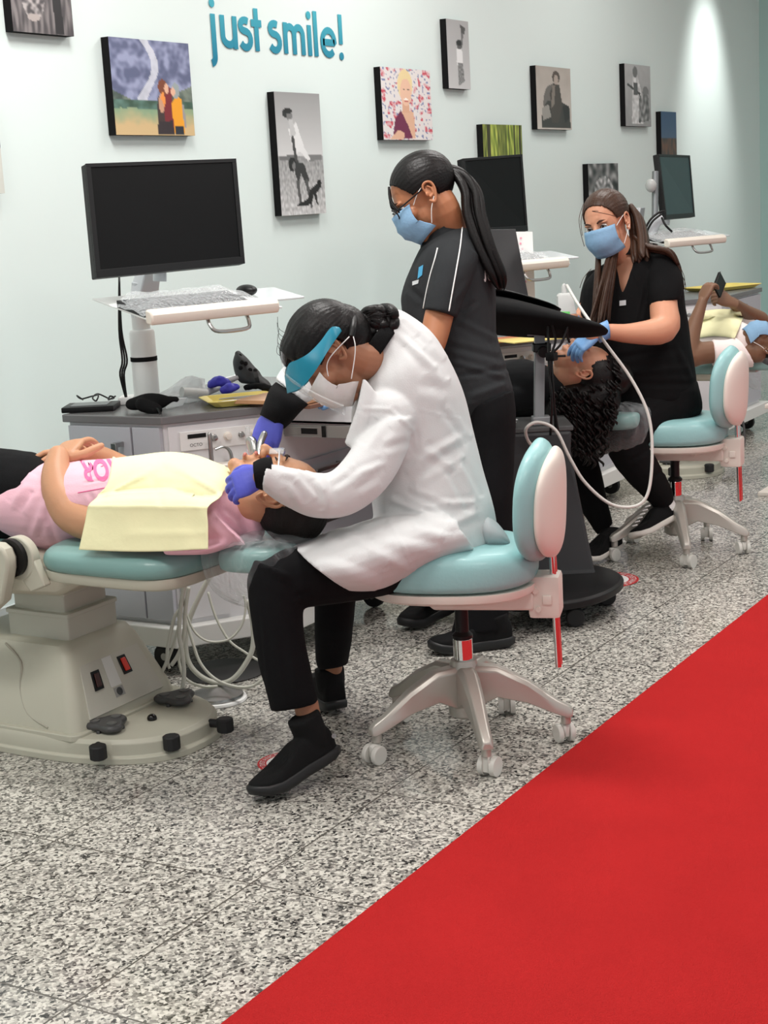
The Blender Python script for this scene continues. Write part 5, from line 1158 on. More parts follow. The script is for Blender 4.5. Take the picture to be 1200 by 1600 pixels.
b.secs([(700, 372, 752, 404, 5.1, .07), (684, 395, 741, 428, 5.06, .072), (672, 432, 728, 456, 5.04, .07), (662, 484, 713, 496, 5.03, .066)], n=4, rnd=False)
b.secs([(700, 372, 752, 404, 5.32, .07), (684, 430, 728, 450, 5.38, .07), (668, 484, 710, 494, 5.42, .066)], n=3, rnd=False)
po = cloth('polo_shirt', b, M_polo, pB, .006, 4, segs=[(700, 540, 780, 560, 5.05, .012, -.006), (690, 560, 790, 590, 5.05, .010, .006), (700, 590, 795, 575, 5.05, .010, -.005), (715, 500, 775, 530, 5.05, .012, .005), (720, 490, 745, 470, 5.0, .010, -.005), (640, 450, 660, 470, 5.1, .012, -.005), (735, 620, 790, 600, 5.05, .012, .006), (710, 470, 730, 440, 5.0, .01, .004)], amp=.003, sc=7, seed=9)
b = MB(); b.secs([(731, 372, 657, 402, 5.17, .085), (726, 350, 657, 384, 5.17, .080), (720, 345, 662, 376, 5.16, .072)], rnd=False); b.build('shirt_collar', M_polo, pB, sharp=0)
bvB = surf(po)
wires('white_piping', [[onto(bvB, *q, .002, 3) for q in ((722, 356), (719, 385), (713, 420), (706, 458), (701, 486))], [onto(bvB, *q, .002, 3) for q in ((684, 388), (680, 405), (673, 430), (667, 456), (662, 482))]], .0024, M_white, pB)
cv = bpy.data.curves.new('b', 'FONT'); cv.body = 'jus'; cv.size = .06; cv.offset = .001; tmp = bpy.data.objects.new('t', cv); COL.objects.link(tmp); dg = bpy.context.evaluated_depsgraph_get(); me = bpy.data.meshes.new_from_object(tmp.evaluated_get(dg)); bpy.data.objects.remove(tmp)
for v in me.vertices: v.co = onto(bvB, 756+v.co.x*300, 432-v.co.y*520+v.co.x*220, .0015, 3)
link('back_lettering', me, M_white, pB, smooth=False)
b = MB(); c_ = [onto(bvB, *q, .002, 3) for q in ((655, 418), (662, 414), (660, 430), (653, 436))]; b.slab(c_, -CF*.001); b.build('chest_logo', mat('logo_blue', (70, 150, 190), .5), pB, smooth=False)
b = MB(); c_ = [onto(bvB, *q, .002, 3) for q in ((645, 440), (655, 437), (654, 443), (645, 446))]; b.slab(c_, -CF*.001); b.build('chest_badge', mat('badge_grey', (190, 192, 194), .5), pB, smooth=False)
b = MB()
b.secs([(803, 610, 712, 650, 5.2, .165), (806, 650, 722, 660, 5.19, .16), (804, 700, 733, 705, 5.14, .10), (802, 780, 736, 780, 5.12, .085), (801, 860, 733, 860, 5.12, .075), (797, 930, 718, 935, 5.12, .068), (793, 985, 704, 990, 5.12, .066)], n=3, rnd=False)
b.secs([(800, 640, 715, 660, 5.26, .13), (780, 720, 710, 720, 5.3, .09), (750, 800, 684, 800, 5.32, .08), (720, 880, 664, 880, 5.34, .065), (705, 940, 652, 942, 5.36, .06)], n=3, rnd=False)
cloth('trousers', b, M_black, pB, .006, 3, amp=.003, sc=7)
def floorpt(px, py): return fl_(px, py)
def flat_shoe(heel, toe, name_parent, w_=.10, col=None, scol=None, collar=.10, lift=0):
    h = fl_(*heel) if len(heel) == 2 else heel; t_ = fl_(*toe) if len(toe) == 2 else toe
    h = h+V(0, 0, .002+lift); t_ = t_+V(0, 0, .002); rocker_shoe('shoe', h, t_-h, V(0, 0, 1), w_, col or M_shoe, scol or M_sole, name_parent, L=(t_-h).length, collar=collar, sole=.026)
h0 = fl_(798, 1008); t0 = fl_(700, 1020)
u_ = (t0-h0).normalized(); flat_shoe(h0, h0+u_*.275, pB, collar=.11)
h1 = fl_(705, 962); u_ = (fl_(636, 985)-h1).normalized(); flat_shoe(h1, h1+u_*.25, pB, collar=.10, lift=.02)

# ================= seated clinician with long brown hair =================
pC = thing('person', (5.8, 2.3, 0), 'person in black scrubs with long brown ponytail and blue mask, seated on the farther stool', 'person')
body = MB()
hC = Head(948, 349, 6.05, (-.56, .40, -.73), (-.34, -.92, -.22), 1.0)
hC.build(body, neck=(P(982, 412, 6.13), .056))
b = MB()
b.secs([(1070, 610, 960, 630, 6.2, .12), (1062, 540, 935, 560, 6.18, .11), (1055, 460, 935, 475, 6.17, .115), (1045, 420, 945, 432, 6.16, .105), (1008, 403, 958, 416, 6.14, .085)])
T(b, [(1036, 430, 6.08, 18), (1037, 480, 6.0, 22), (1036, 514, 5.95, 23), (985, 521, 5.9, 16), (945, 518, 5.86, 12), (925, 524, 5.84, 11)])
T(b, [(940, 440, 6.3, 17), (922, 480, 6.28, 17), (905, 505, 6.2, 15), (893, 500, 6.1, 12)])
T(b, [(1050, 630, 6.2, 30), (975, 690, 6.06, 24), (1000, 735, 6.1, 20), (1036, 790, 6.18, 12)])
T(b, [(1040, 640, 6.4, 30), (908, 700, 6.33, 22), (918, 760, 6.32, 20), (946, 830, 6.32, 12)])
addfuse(body, b, .006)
hand(body, P(932, 521, 5.85), dirv(-.80, .60, .05), dirv(-.45, -.6, -.66), .90, curl=(18, 24, 28, 30), side=-1, thumb=(26, 20), puff=.9)
hand(body, P(893, 497, 6.1), dirv(-.85, -.3, -.1), dirv(0, -.7, -.6), .8, curl=(30, 34, 36, 40), side=1, puff=.9)
body.build('body', skin('skin_light', (208, 150, 120)), pC, sharp=0)
b = MB(); hand(b, P(932, 521, 5.85), dirv(-.80, .60, .05), dirv(-.45, -.6, -.66), .92, curl=(18, 24, 28, 30), side=-1, thumb=(26, 20), puff=1.1); b.secs([(926, 510, 938, 536, 5.85, .03), (944, 502, 950, 530, 5.86, .034), (948, 500, 953, 530, 5.86, .037)], rnd=False); b.build('glove', M_bglove, pC, sharp=0)
b = MB(); hand(b, P(893, 497, 6.1), dirv(-.85, -.3, -.1), dirv(0, -.7, -.6), .8, curl=(30, 34, 36, 40), side=1, puff=1.1); b.build('glove', M_bglove, pC, sharp=0)
hC.eyes(pC, brow=(74, 48, 36), iris=(70, 60, 50)); hC.mask(pC, (138, 170, 200))
M_hairbr = hairmat('brown_hair', (62, 42, 31), .4); M_scrub = mat('black_scrub_cloth', (15, 15, 16), .9, bump=.1, bscale=300, spec=.2)
b = MB()
hair_cap(b, hC, r=(.103, .086, .090), c=(-.020, 0, .040), cut=hl2)
lockset(b, [(984, 322, 6.1, .3), (993, 342, 6.1, 1.3), (998, 370, 6.08, 1.8), (1000, 398, 6.04, 1.8), (1002, 408, 6.03, 2.2)], 22, .014, 7, .025, 3)
lockset(b, [(992, 372, 6.07, 1), (1015, 388, 6.02, 1), (1045, 395, 6.0, 1), (1060, 415, 6.02, .8)], 8, .009, 4, .02, 4)
strand_lock(b, [P(1005, 390, 6.08), P(1035, 389, 6.04), P(1054, 402, 6.03), P(1064, 428, 6.03), P(1069, 452, 6.05)], [.020, .010, .007, .005, .002], seg=20, seed=6)
lockset(b, [(965, 372, 6.10, .3), (957, 400, 6.03, .8), (949, 440, 5.97, 1.2), (941, 478, 5.96, 1.6), (936, 508, 5.95, 2.2)], 16, .010, 8, .02, 7)
lockset(b, [(935, 385, 6.12, .3), (936, 415, 6.04, .6), (935, 450, 5.98, 1), (930, 490, 5.96, 1)], 6, .008, 5, .02, 8)
b.build('hair', M_hairbr, pC, sharp=0)
wires('loose_strands', [[P(912, 318, 6.0), P(905, 340, 5.98), P(907, 362, 5.97), P(913, 385, 5.98)], [P(914, 318, 6.0), P(908, 345, 5.98), P(910, 368, 5.97)], [P(935, 330, 5.94), P(925, 330, 5.94), P(946, 334, 5.94), P(962, 338, 5.96)], [P(924, 420, 5.98), P(912, 434, 5.97), P(906, 450, 5.97)], [P(1060, 420, 6.02), P(1070, 440, 6.03), P(1071, 455, 6.04)], [P(1062, 415, 6.02), P(1069, 432, 6.03), P(1070, 446, 6.04)]], .0012, M_hairbr, pC)
b = MB(); b.ell(P(990, 334, 6.1), .012, .012, .014); b.build('hair_clip', mat('clip_brown', (120, 110, 96), .4), pC)
b = MB()
b.secs([(1090, 618, 938, 642, 6.2, .17), (1086, 580, 928, 604, 6.19, .165), (1078, 530, 918, 560, 6.18, .155), (1071, 480, 908, 505, 6.17, .15), (1066, 435, 908, 455, 6.16, .145), (1058, 408, 928, 424, 6.15, .125), (1020, 392, 950, 408, 6.14, .09)], n=4)
b.secs([(1008, 396, 1052, 398, 6.1, .06), (1008, 425, 1066, 428, 6.05, .068), (1010, 452, 1067, 452, 6.02, .066), (1014, 478, 1063, 469, 6.01, .064)], n=4, rnd=False)
b.secs([(918, 425, 950, 420, 6.28, .06), (908, 455, 945, 455, 6.3, .06), (904, 486, 938, 490, 6.28, .058)], n=3, rnd=False)
me = fuse(b, .006, 4); folds(me, [(1000, 500, 1012, 440, 6.0, .008, -.005), (960, 560, 1060, 545, 6.02, .014, -.006), (950, 585, 1075, 575, 6.02, .014, .006), (990, 600, 1085, 600, 6.04, .012, -.006), (1060, 545, 1078, 590, 6.04, .012, .006), (985, 410, 1000, 450, 6.02, .006, .003)], .003, 7, 4)
cut_poly(me, [(960, 398), (964, 420), (972, 462), (984, 430), (993, 398)], 6.15)
sc_ = link('scrub_top', me, M_scrub, pC, sharp=0)
bvC = surf(sc_)
b = MB(); c_ = [onto(bvC, *q, .003, 3) for q in ((968, 470), (978, 469), (978, 477), (968, 478))]; b.slab(c_, -CF*.002); b.build('name_badge', mat('badge_grey', (190, 192, 194), .5), pC, smooth=False)
b = MB()
b.secs([(1092, 612, 1000, 625, 6.22, .17), (1096, 640, 985, 650, 6.22, .17), (1084, 660, 985, 690, 6.22, .15)], n=3)
T(b, [(1048, 630, 6.18, 46), (1005, 652, 6.11, 42), (978, 690, 6.06, 33), (1003, 735, 6.10, 29), (1028, 768, 6.15, 22), (1034, 780, 6.17, 19)])
T(b, [(1045, 640, 6.36, 44), (960, 668, 6.34, 38), (908, 700, 6.33, 30), (918, 760, 6.32, 27), (938, 812, 6.32, 18), (942, 822, 6.32, 16)])
cloth('trousers', b, M_scrub, pC, .006, 4, segs=[(985, 720, 1020, 700, 6.03, .010, -.005), (990, 700, 1030, 680, 6.03, .012, .005), (1010, 750, 1040, 735, 6.05, .010, -.005)], amp=.003, sc=7)
b = MB(); T(b, [(1032, 776, 6.17, 14), (1042, 792, 6.18, 15)]); b.build('sock', M_white, pC, sharp=0)
b = MB(); T(b, [(943, 820, 6.32, 14), (950, 838, 6.32, 14)]); b.build('sock', M_white, pC, sharp=0)
M_ws = mat('white_sole', (222, 216, 208), .5)
hp = P(1062, 808, 6.2); tp = P(984, 851, 6.08)
rocker_shoe('shoe', hp, tp-hp, dirv(-.5, -.86, 0), .095, M_shoe, M_ws, pC, L=.245, collar=.085, sole=.016)
wires('shoelaces', [[P(1008-4*i, 792+6*i, 6.03), P(1016-4*i, 790+6*i, 6.02)] for i in range(6)], .0028, M_white, pC)
hp = P(966, 858, 6.3); hp.z = .03; tp = P(912, 876, 6.15); tp.z = .01
rocker_shoe('shoe', hp, tp-hp, V(0, 0, 1), .09, M_shoe, M_ws, pC, L=.23, collar=.085, sole=.016)

# ================= patient with curly hair =================
pD = thing('person', (5.5, 2.9, .58), 'person with long black curly hair lying face up under light blue gloved hands', 'person')
body = MB()
hD = Head(912, 577, 5.95, (-.12, -.97, -.12), (.97, -.12, 0), .98)
hD.build(body, neck=(P(858, 592, 6.04), .054))
b = MB()
b.secs([(700, 590, 700, 650, 6.3, .13), (780, 578, 780, 640, 6.2, .14), (830, 575, 830, 640, 6.1, .14), (858, 585, 858, 630, 6.05, .09)])
T(b, [(840, 618, 6.0, 12), (790, 625, 6.02, 12), (740, 615, 6.05, 10)]); T(b, [(845, 600, 6.25, 16), (790, 600, 6.3, 14), (740, 600, 6.3, 12)])
T(b, [(700, 610, 6.3, 28), (600, 590, 6.55, 22), (540, 590, 6.7, 16)])
addfuse(body, b, .007)
hand(body, P(738, 612, 6.0), dirv(-1, 0, .2), dirv(0, -1, 0), .9, puff=1); hand(body, P(738, 598, 6.3), dirv(-1, 0, -.2), dirv(0, -1, 0), .9, puff=1)
body.build('body', skin('skin_tan_light', (206, 150, 120)), pD, sharp=0)
hD.eyes(pD, closed=True)
b = MB(); b.secs([(690, 575, 690, 655, 6.3, .16), (770, 565, 770, 655, 6.2, .17), (825, 562, 828, 655, 6.1, .19), (862, 575, 868, 640, 6.04, .13)], n=4); T(b, [(858, 612, 5.96, 20), (800, 625, 5.98, 19), (745, 620, 6.02, 17)])
cloth('shirt', b, mat('black_tee', (32, 32, 34), .9, spec=.2), pD, .007, 4, amp=.004, sc=9)
b = MB(); b.secs([(705, 580, 705, 650, 6.3, .15), (600, 575, 600, 625, 6.55, .14), (540, 580, 540, 620, 6.7, .1)], n=3); cloth('trousers', b, M_black, pD, .009, 3)
b = MB(); hD.e(b, (-.03, 0, .045), (.100, .085, .088)); b.ell(P(905, 618, 5.97), .12, .10, .06); b.ell(P(930, 622, 5.96), .09, .10, .09); b.ell(P(918, 665, 5.99), .075, .07, .12); b.ell(P(880, 635, 5.98), .09, .08, .07); b.ell(P(958, 590, 5.98), .07, .08, .07)
q_ = MB(); 
me = fuse(b, .006, 3); co = coords(me); rel = (co-np.array(hD.o))/hD.k; f = rel@np.array(hD.f); u = rel@np.array(hD.u)
no = norms(me); hl = ((f > .030) & (u < .085)) | ((u < .02) & (f > -.02)) 
co = co-no*np.where(hl & (np.linalg.norm(rel, axis=1) < .13), .03, 0)[:, None]; me.vertices.foreach_set('co', co.ravel()); me.update()
hb = MB(); hb.bm.from_mesh(me); rs = random.Random(11)
Dn = V(0, 0, -1)
for i in range(400):
    if i < 310: sx, sy, sd = rs.uniform(862, 962), rs.uniform(592, 645), rs.uniform(5.85, 6.02)
    else: sx, sy, sd = rs.uniform(930, 972), rs.uniform(556, 590), rs.uniform(5.88, 6.0)
    if sx < 918 and sy < 604: sy += 18
    p = P(sx, sy, sd); L_ = rs.uniform(.04, .10) if sx < 888 or sx > 945 else rs.uniform(.08, .24); a = rs.random()*6.28; rr = rs.uniform(.006, .011); pts = []
    drift = dirv((sx-915)/900*.25, 0, 0); nseg = int(L_/.012)+3
    for k in range(nseg):
        t = k/nseg; pts.append(p+Dn*(L_*t)+drift*t*.4+CR*(rr*math.cos(a+k*1.25))+CF*(rr*math.sin(a+k*1.25)))
    hb.tube(pts, [.0050]*(nseg-1)+[.001], seg=5, n=2)
hb.build('curly_hair', hairmat('dark_curly_hair', (20, 16, 15), .45), pD, sharp=0)
e = hD(-.012, -.083, -.030); b = MB(); b.tube([e+hD.f*(.008*math.sin(a)-.01)+hD.u*(.008*math.cos(a)-.008) for a in [2*math.pi*i/12 for i in range(13)]], .0014, seg=6, n=2); b.build('earring', M_steel, pD)

# ================= patient holding a phone =================
pE = thing('person', (7.5, 2.9, .58), 'person in a white tee shirt lying in the farthest chair and holding up a phone', 'person')
body = MB()
hE = Head(1198, 541, 7.60, (-.1, -.98, -.2), (.98, -.1, .1), 1.0)
hE.build(body, neck=(P(1162, 545, 7.7), .056))
b = MB()
b.secs([(1060, 530, 1060, 570, 7.95, .12), (1110, 515, 1110, 568, 7.85, .13), (1150, 515, 1150, 568, 7.75, .13), (1166, 525, 1166, 560, 7.72, .08)])
T(b, [(1140, 548, 7.55, 17), (1095, 552, 7.52, 18), (1076, 556, 7.5, 18), (1080, 525, 7.5, 14), (1094, 482, 7.5, 9), (1098, 470, 7.5, 8)])
T(b, [(1165, 505, 7.98, 15), (1190, 502, 8.05, 14), (1165, 487, 7.9, 11), (1146, 474, 7.75, 9), (1141, 471, 7.7, 8)])
T(b, [(1060, 550, 7.95, 26), (960, 545, 8.25, 22)])
addfuse(body, b, .007)
hand(body, P(1098, 470, 7.5), dirv(.35, -.90, .1), dirv(-.7, -.2, -.5), .90, curl=(36, 40, 42, 44), side=1, thumb=(40, 20), puff=1.05)
hand(body, P(1143, 473, 7.68), dirv(-.85, -.30, -.3), dirv(.1, -.3, -.9), .88, curl=(46, 50, 54, 58), side=-1, thumb=(40, 20), puff=1.08)
body.build('body', skin('skin_deep_brown', (122, 88, 66)), pE, sharp=0)
hE.eyes(pE, closed=False, brow=(24, 18, 16))
hE.mask(pE, (130, 184, 232))
b = MB(); hair_cap(b, hE, r=(.100, .083, .089), c=(-.024, 0, .038), cut=lambda f, u, l: (f > .03+.1*u) & (u < .098) | ((u < .02) & (f > -.03)) | (u < -.05)); b.build('hair', hairmat('cropped_black_hair', (24, 20, 18), .7), pE, sharp=0)
b = MB(); b.tube([hE(.106, -.055, .008), hE(.112, -.02, .012), hE(.112, .02, .012), hE(.106, .055, .008)], .003, seg=8)
for q in (-1, 1): b.tube([hE(.104, q*.055, .008), hE(.05, q*.074, .006), hE(0, q*.080, .004)], .0024, seg=8)
b.build('safety_glasses', mat('silver_frame', (200, 204, 208), .25, .6), pE)
b = MB(); b.secs([(1040, 515, 1040, 572, 7.98, .15), (1105, 500, 1105, 574, 7.86, .17), (1140, 498, 1150, 576, 7.76, .19), (1168, 508, 1182, 568, 7.7, .14)], n=4); b.secs([(1150, 528, 1178, 574, 7.55, .07), (1130, 532, 1140, 575, 7.54, .065), (1112, 531, 1115, 574, 7.53, .062)], n=3, rnd=False); b.secs([(1178, 488, 1165, 520, 7.98, .06), (1168, 486, 1155, 512, 7.97, .06)], n=2)
wt = cloth('tee_shirt', b, mat('white_cotton', (238, 226, 222), .85), pE, .007, 4, amp=.003, sc=8)
b = MB(); b.secs([(1045, 515, 1045, 575, 7.97, .15), (960, 515, 960, 570, 8.25, .13), (900, 520, 900, 565, 8.45, .1)], n=3); cloth('trousers', b, mat('dark_jeans', (50, 54, 62), .85), pE, .009, 3)
bvE = surf(wt); grid = []
for i in range(9):
    r = []
    for j in range(9):
        u, v = j/8, i/8; x = 1094+62*u+10*u*(1-v)-8*v; y = 487+44*v-4*math.sin(u*3.1)+(6*u)*(1-v)*0
        ry = (P(x, y, 7)-CC).normalized(); h = bvE.ray_cast(P(x, y, 6.6), ry); p = h[0]-ry*.012+V(0, 0, .006) if h[0] else P(x, y, 7.8-.12*v)
        r.append(p)
    grid.append(r)
single(sheet('patient_bib', grid, M_bib), 'yellow paper bib on the white tee shirt of the patient with the phone', 'bib')
b = MB(); c = P(1124, 445, 7.62); xx = dirv(.35, -.62, .70).normalized(); yy = dirv(.6, .35, .7); yy = (yy-xx*yy.dot(xx)).normalized(); zz = xx.cross(yy)
b.box(c, (.13, .066, .009), Matrix((xx, yy, zz)).transposed(), bev=.003); ph = b.build('phone', M_blackpl); single(ph, 'dark smartphone held above the farthest patient', 'phone')
# ------------------------------------------------------------------ things on the cabinets
TOP = CT+.001
def at(px, py, z=TOP): return fl_(px, py, z)
GP = 'things on the nearest cabinet'
def kb(K, dx, label, mlabel=None, light=False):
    t = thing('keyboard', K(.21, .16, .006), label, 'keyboard')
    z = .006; b = MB(); b.rings([[K(.0, .03, z), K(.40, .03, z), K(.40, .20, z), K(.0, .20, z)], [K(.0, .03, z+.012), K(.40, .03, z+.012), K(.40, .20, z+.022), K(.0, .20, z+.022)]]); b.build('keyboard_body', M_blackpl, t, smooth=False, bev=.002)
    for r_ in range(5):
        b = MB()
        for c_ in range(18):
            s0 = .012+c_*.0212; d0_ = .042+r_*.030; zz = z+.012+r_*.0018
            b.rings([[K(s0, d0_, zz), K(s0+.018, d0_, zz), K(s0+.018, d0_+.020, zz+.0015), K(s0, d0_+.020, zz+.0015)], [K(s0+.002, d0_+.002, zz+.006), K(s0+.016, d0_+.002, zz+.006), K(s0+.016, d0_+.018, zz+.0075), K(s0+.002, d0_+.018, zz+.0075)]])
        b.build('key_row', mat('key_grey' if light else 'key_black', (60, 60, 62) if not light else (170, 170, 170), .45), t, smooth=False)
    b = MB(); rg = []
    rs = random.Random(int(dx*10)+3)
    N = 18
    g = []
    for i in range(9):
        r_ = []
        for j in range(N):
            u = j/(N-1); v = i/8; edge = min(u, 1-u, v, 1-v)
            r_.append(K(-.015+.44*u, .012+.22*v, .036*min(1, edge*7)+.006+rs.uniform(0, .022)))
        g.append(r_)
    for r_ in g: pass
    for i in range(8):
        pass
    vs = [[b.bm.verts.new(p) for p in r_] for r_ in g]
    for i in range(8):
        for j in range(N-1): b.bm.faces.new((vs[i][j], vs[i][j+1], vs[i+1][j+1], vs[i+1][j]))
    o = b.build('plastic_sleeve', clear('crinkled_film', alpha=.16, rough=.05, bump=.7, bscale=45), t, sharp=0); s = o.modifiers.new('sub', 'SUBSURF'); s.levels = 1; s.render_levels = 1
    if mlabel:
        b = MB(); p = K(.475, .20, .022); b.ell(p, .030, .052, .019, rot=Matrix.Rotation(-.5, 3, 'Z')); me = fuse(b, .003, 1)
        for v in me.vertices: v.co.z = max(v.co.z, K(0, 0, .004).z)
        m_ = link('mouse', me, M_blackpl, None, sharp=0); single(m_, mlabel, 'computer mouse')
kb(K1, 0, 'black keyboard in crinkled clear plastic on the shelf below the large monitor', 'black computer mouse on the shelf edge behind the white coat clinician')
kb(K2, 2.2, 'plastic wrapped keyboard on the shelf behind the ponytailed assistant', light=True)
kb(K3, 4.3, 'plastic wrapped keyboard on the farthest shelf, below the farthest monitor', light=True)

# tablet and charger leads
c = at(143, 640); b = MB(); rt_ = Matrix.Rotation(-1.05, 3, 'Z'); b.box(c+V(0, 0, .009), (.17, .13, .018), rt_, .004); t = thing('tablet', c, 'black tablet device lying at the left end of the nearest cabinet', 'tablet')
b.build('tablet_case', M_blackpl, t); b = MB(); b.box(c+V(0, 0, .0188), (.12, .09, .002), rt_); b.build('tablet_screen', mat('dull_screen', (96, 98, 100), .3), t, smooth=False)
single(wires('charger_lead', [[at(120+10*math.cos(k*1.3)+k*5, 630+2*math.sin(k*1.3))+V(0, 0, .012+.008*(k % 3)) for k in range(14)]], .0028, M_blackpl), 'tangled black and white charger lead behind the tablet', 'cable')
c = at(200, 630); b = MB(); b.box(c+V(0, 0, .012), (.05, .09, .024), rt_, .004); single(b.build('box', M_white), 'small white box beside the tablet', 'box')
# black fabric bag
b = MB(); T(b, [(205, 632, 5.0, 9), (228, 628, 4.98, 13), (250, 627, 4.98, 12), (268, 624, 4.98, 5), (275, 624, 4.98, 5)]); T(b, [(222, 632, 4.96, 11), (244, 640, 4.94, 10)]); me = fuse(b, .004, 3); folds(me, [], .002, 25)
single(link('pouch', me, M_blackmat, sharp=0), 'crumpled black pouch at the front edge of the nearest cabinet', 'pouch')
single(wires('cable', [[P(243, 636, 4.93), P(250, 646, 4.91), P(250, 668, 4.9), P(244, 690, 4.9), P(240, 712, 4.9)]], .0035, M_blackpl), 'black cable hanging down the front of the nearest cabinet', 'cable')
# plastic bag, roll, clear trays
def crumple(name, pts, rad, m, label, cat, vox=.004, amp=.004, sc=30, group=None):
    b = MB(); T(b, pts); me = fuse(b, vox, 1); folds(me, [], amp, sc, len(label)); return single(link(name, me, m, sharp=0), label, cat, group)
grid = []
for i in range(7):
    grid.append([P(250+70*(j/8)-(10*i/6)*(1-j/8), 623-34*math.sin(min(1, j/6)*1.4)*(i/6)+3*math.sin(i*2+j), 5.22+.02*i+.012*math.sin(j*1.7+i)) for j in range(9)])
single(sheet('plastic_bag', grid, clear('grey_film', (190, 192, 194), alpha=.45, rough=.3), th=.001), 'rumpled grey plastic bag beside the monitor column', 'bag')
b = MB(); b.cyl(P(284, 613, 5.15), P(322, 616, 5.2), .018, seg=22); o = b.build('film_roll', mat('roll_plastic', (188, 190, 188), .4)); single(o, 'short roll of plastic film lying behind the black pouch', 'roll')
for (x, y, w_, h_, l) in ((262, 637, .11, .07, 'shallow clear tray at the cabinet front beside the black pouch'), (296, 628, .10, .07, 'clear tray standing against the film roll')):
    c = at(x, y); b = MB(); b.rings([[c+V(sx*w_/2*k, sy*h_/2*k, z) for sx, sy in ((-1, -1), (1, -1), (1, 1), (-1, 1))] for k, z in ((.8, .002), (1, .022), (1.06, .024), (1.06, .026), (.96, .023), (.76, .005))]); single(b.build('clear_tray', clear('clear_tray_plastic', alpha=.22), smooth=False, bev=.002), l, 'tray')
# yellow instrument tray
def ytray(c, ax, L_, W_, label, m=M_yellow):
    ax = ax.normalized(); ay = V(-ax.y, ax.x, 0); b = MB()
    b.rings([[c+ax*sx*L_/2*k+ay*sy*W_/2*k+V(0, 0, z) for sx, sy in ((-1, -.8), (-.85, -1), (.85, -1), (1, -.8), (1, .8), (.85, 1), (-.85, 1), (-1, .8))] for k, z in ((.86, .001), (1.0, .018), (1.04, .019), (1.04, .022), (.98, .021), (.85, .004))])
    return single(b.build('instrument_tray', m, smooth=False, bev=.0015), label, 'tray')
c = at(392, 628); ax_ = (at(440, 624)-at(330, 634)); ytray(c, ax_, .30, .19, 'yellow plastic instrument tray on the nearest cabinet')
ax_ = ax_.normalized(); ay_ = V(-ax_.y, ax_.x, 0)
for k, (a, e, L_, tilt) in enumerate(((-.06, -.02, .13, .3), (.02, .02, .14, -.1), (.04, -.03, .12, .15), (-.02, .05, .15, .05))):
    p = c+ax_*a+ay_*e+V(0, 0, .012); d = (ax_+ay_*tilt).normalized(); b = MB(); b.tube([p-d*L_/2, p-d*L_*.3, p+d*L_*.3, p+d*L_*.46, p+d*L_/2+V(0, 0, .008)], [.002, .0035, .0035, .0018, .001], seg=8)
    single(b.build('dental_instrument', M_steel), 'steel dental hand instrument lying in the yellow tray', 'instrument', 'hand instruments in the yellow tray')
for k, (x, y, x2, y2, r_) in enumerate(((318, 622, 352, 612, 6), (330, 616, 366, 604, 5), (360, 610, 392, 600, 5), (348, 618, 384, 614, 4))):
    b = MB(); p, q = at(x, y)+V(0, 0, .012+.01*k), at(x2, y2)+V(0, 0, .02+.012*k); b.tube([p, (p+q)/2+V(0, 0, .004), q], [r_*.002, r_*.0022, r_*.0014], seg=8, round_ends=True)
    single(b.build('wrapper', mat('white_wrap', (226, 226, 228), .4), sharp=0), 'white paper wrapped swab behind the yellow tray', 'wrapper', 'white wrapped swabs behind the tray')
M_pgl = mat('indigo_nitrile', (66, 64, 190), .45)
crumple('crumpled_glove', [(330, 600, 5.3, 7), (343, 596, 5.28, 9), (356, 600, 5.28, 6), (350, 604, 5.28, 5)], 1, M_pgl, 'crumpled indigo glove left behind the white swabs', 'glove', .003, .004, 40)
crumple('crumpled_glove', [(350, 609, 5.2, 6), (360, 606, 5.2, 8), (370, 604, 5.2, 5)], 1, M_pgl, 'crumpled indigo glove lying among the white swabs by the tray', 'glove', .003, .004, 40)
# rubber clog, standing on its heel against the wrappers
tc = thing('clog_shoe', at(400, 612), 'dark grey rubber clog with round holes, standing on the nearest cabinet', 'shoe')
b = MB(); b.secs([(367, 554, 376, 550, 5.35, .030), (364, 566, 387, 560, 5.35, .045), (366, 580, 397, 572, 5.35, .048), (370, 590, 405, 580, 5.34, .045), (376, 598, 410, 588, 5.33, .04), (388, 600, 420, 596, 5.32, .036), (402, 602, 426, 606, 5.31, .03)], n=4)
b.build('clog_upper', mat('clog_rubber', (52, 54, 55), .6), tc, sharp=0)
b = MB()
for x, y in ((375, 556), (384, 568), (391, 578), (378, 566), (384, 580), (376, 575)):
    b.ell(P(x, y, 5.303 if y > 560 else 5.318), .0075, .0075, .004, rot=Matrix((CR, CU, -CF)).transposed())
b.build('vent_holes', mat('hole_black', (8, 8, 8), .9), tc)
b = MB(); b.ribbon([P(398, 577, 5.29), P(401, 590, 5.265), P(404, 602, 5.29)], .014, .005, CR); b.build('heel_strap', mat('clog_rubber', (52, 54, 55), .6), tc)
b = MB(); b.ell(P(399, 579, 5.285), .008, .008, .008); b.build('strap_rivet', M_blackpl, tc)
crumple('black_strap', [(385, 606, 5.25, 5), (400, 603, 5.22, 5), (415, 606, 5.2, 6), (430, 608, 5.2, 4)], 1, M_blackmat, 'bunched black elastic strap in front of the clog', 'strap', .003, .003, 40)
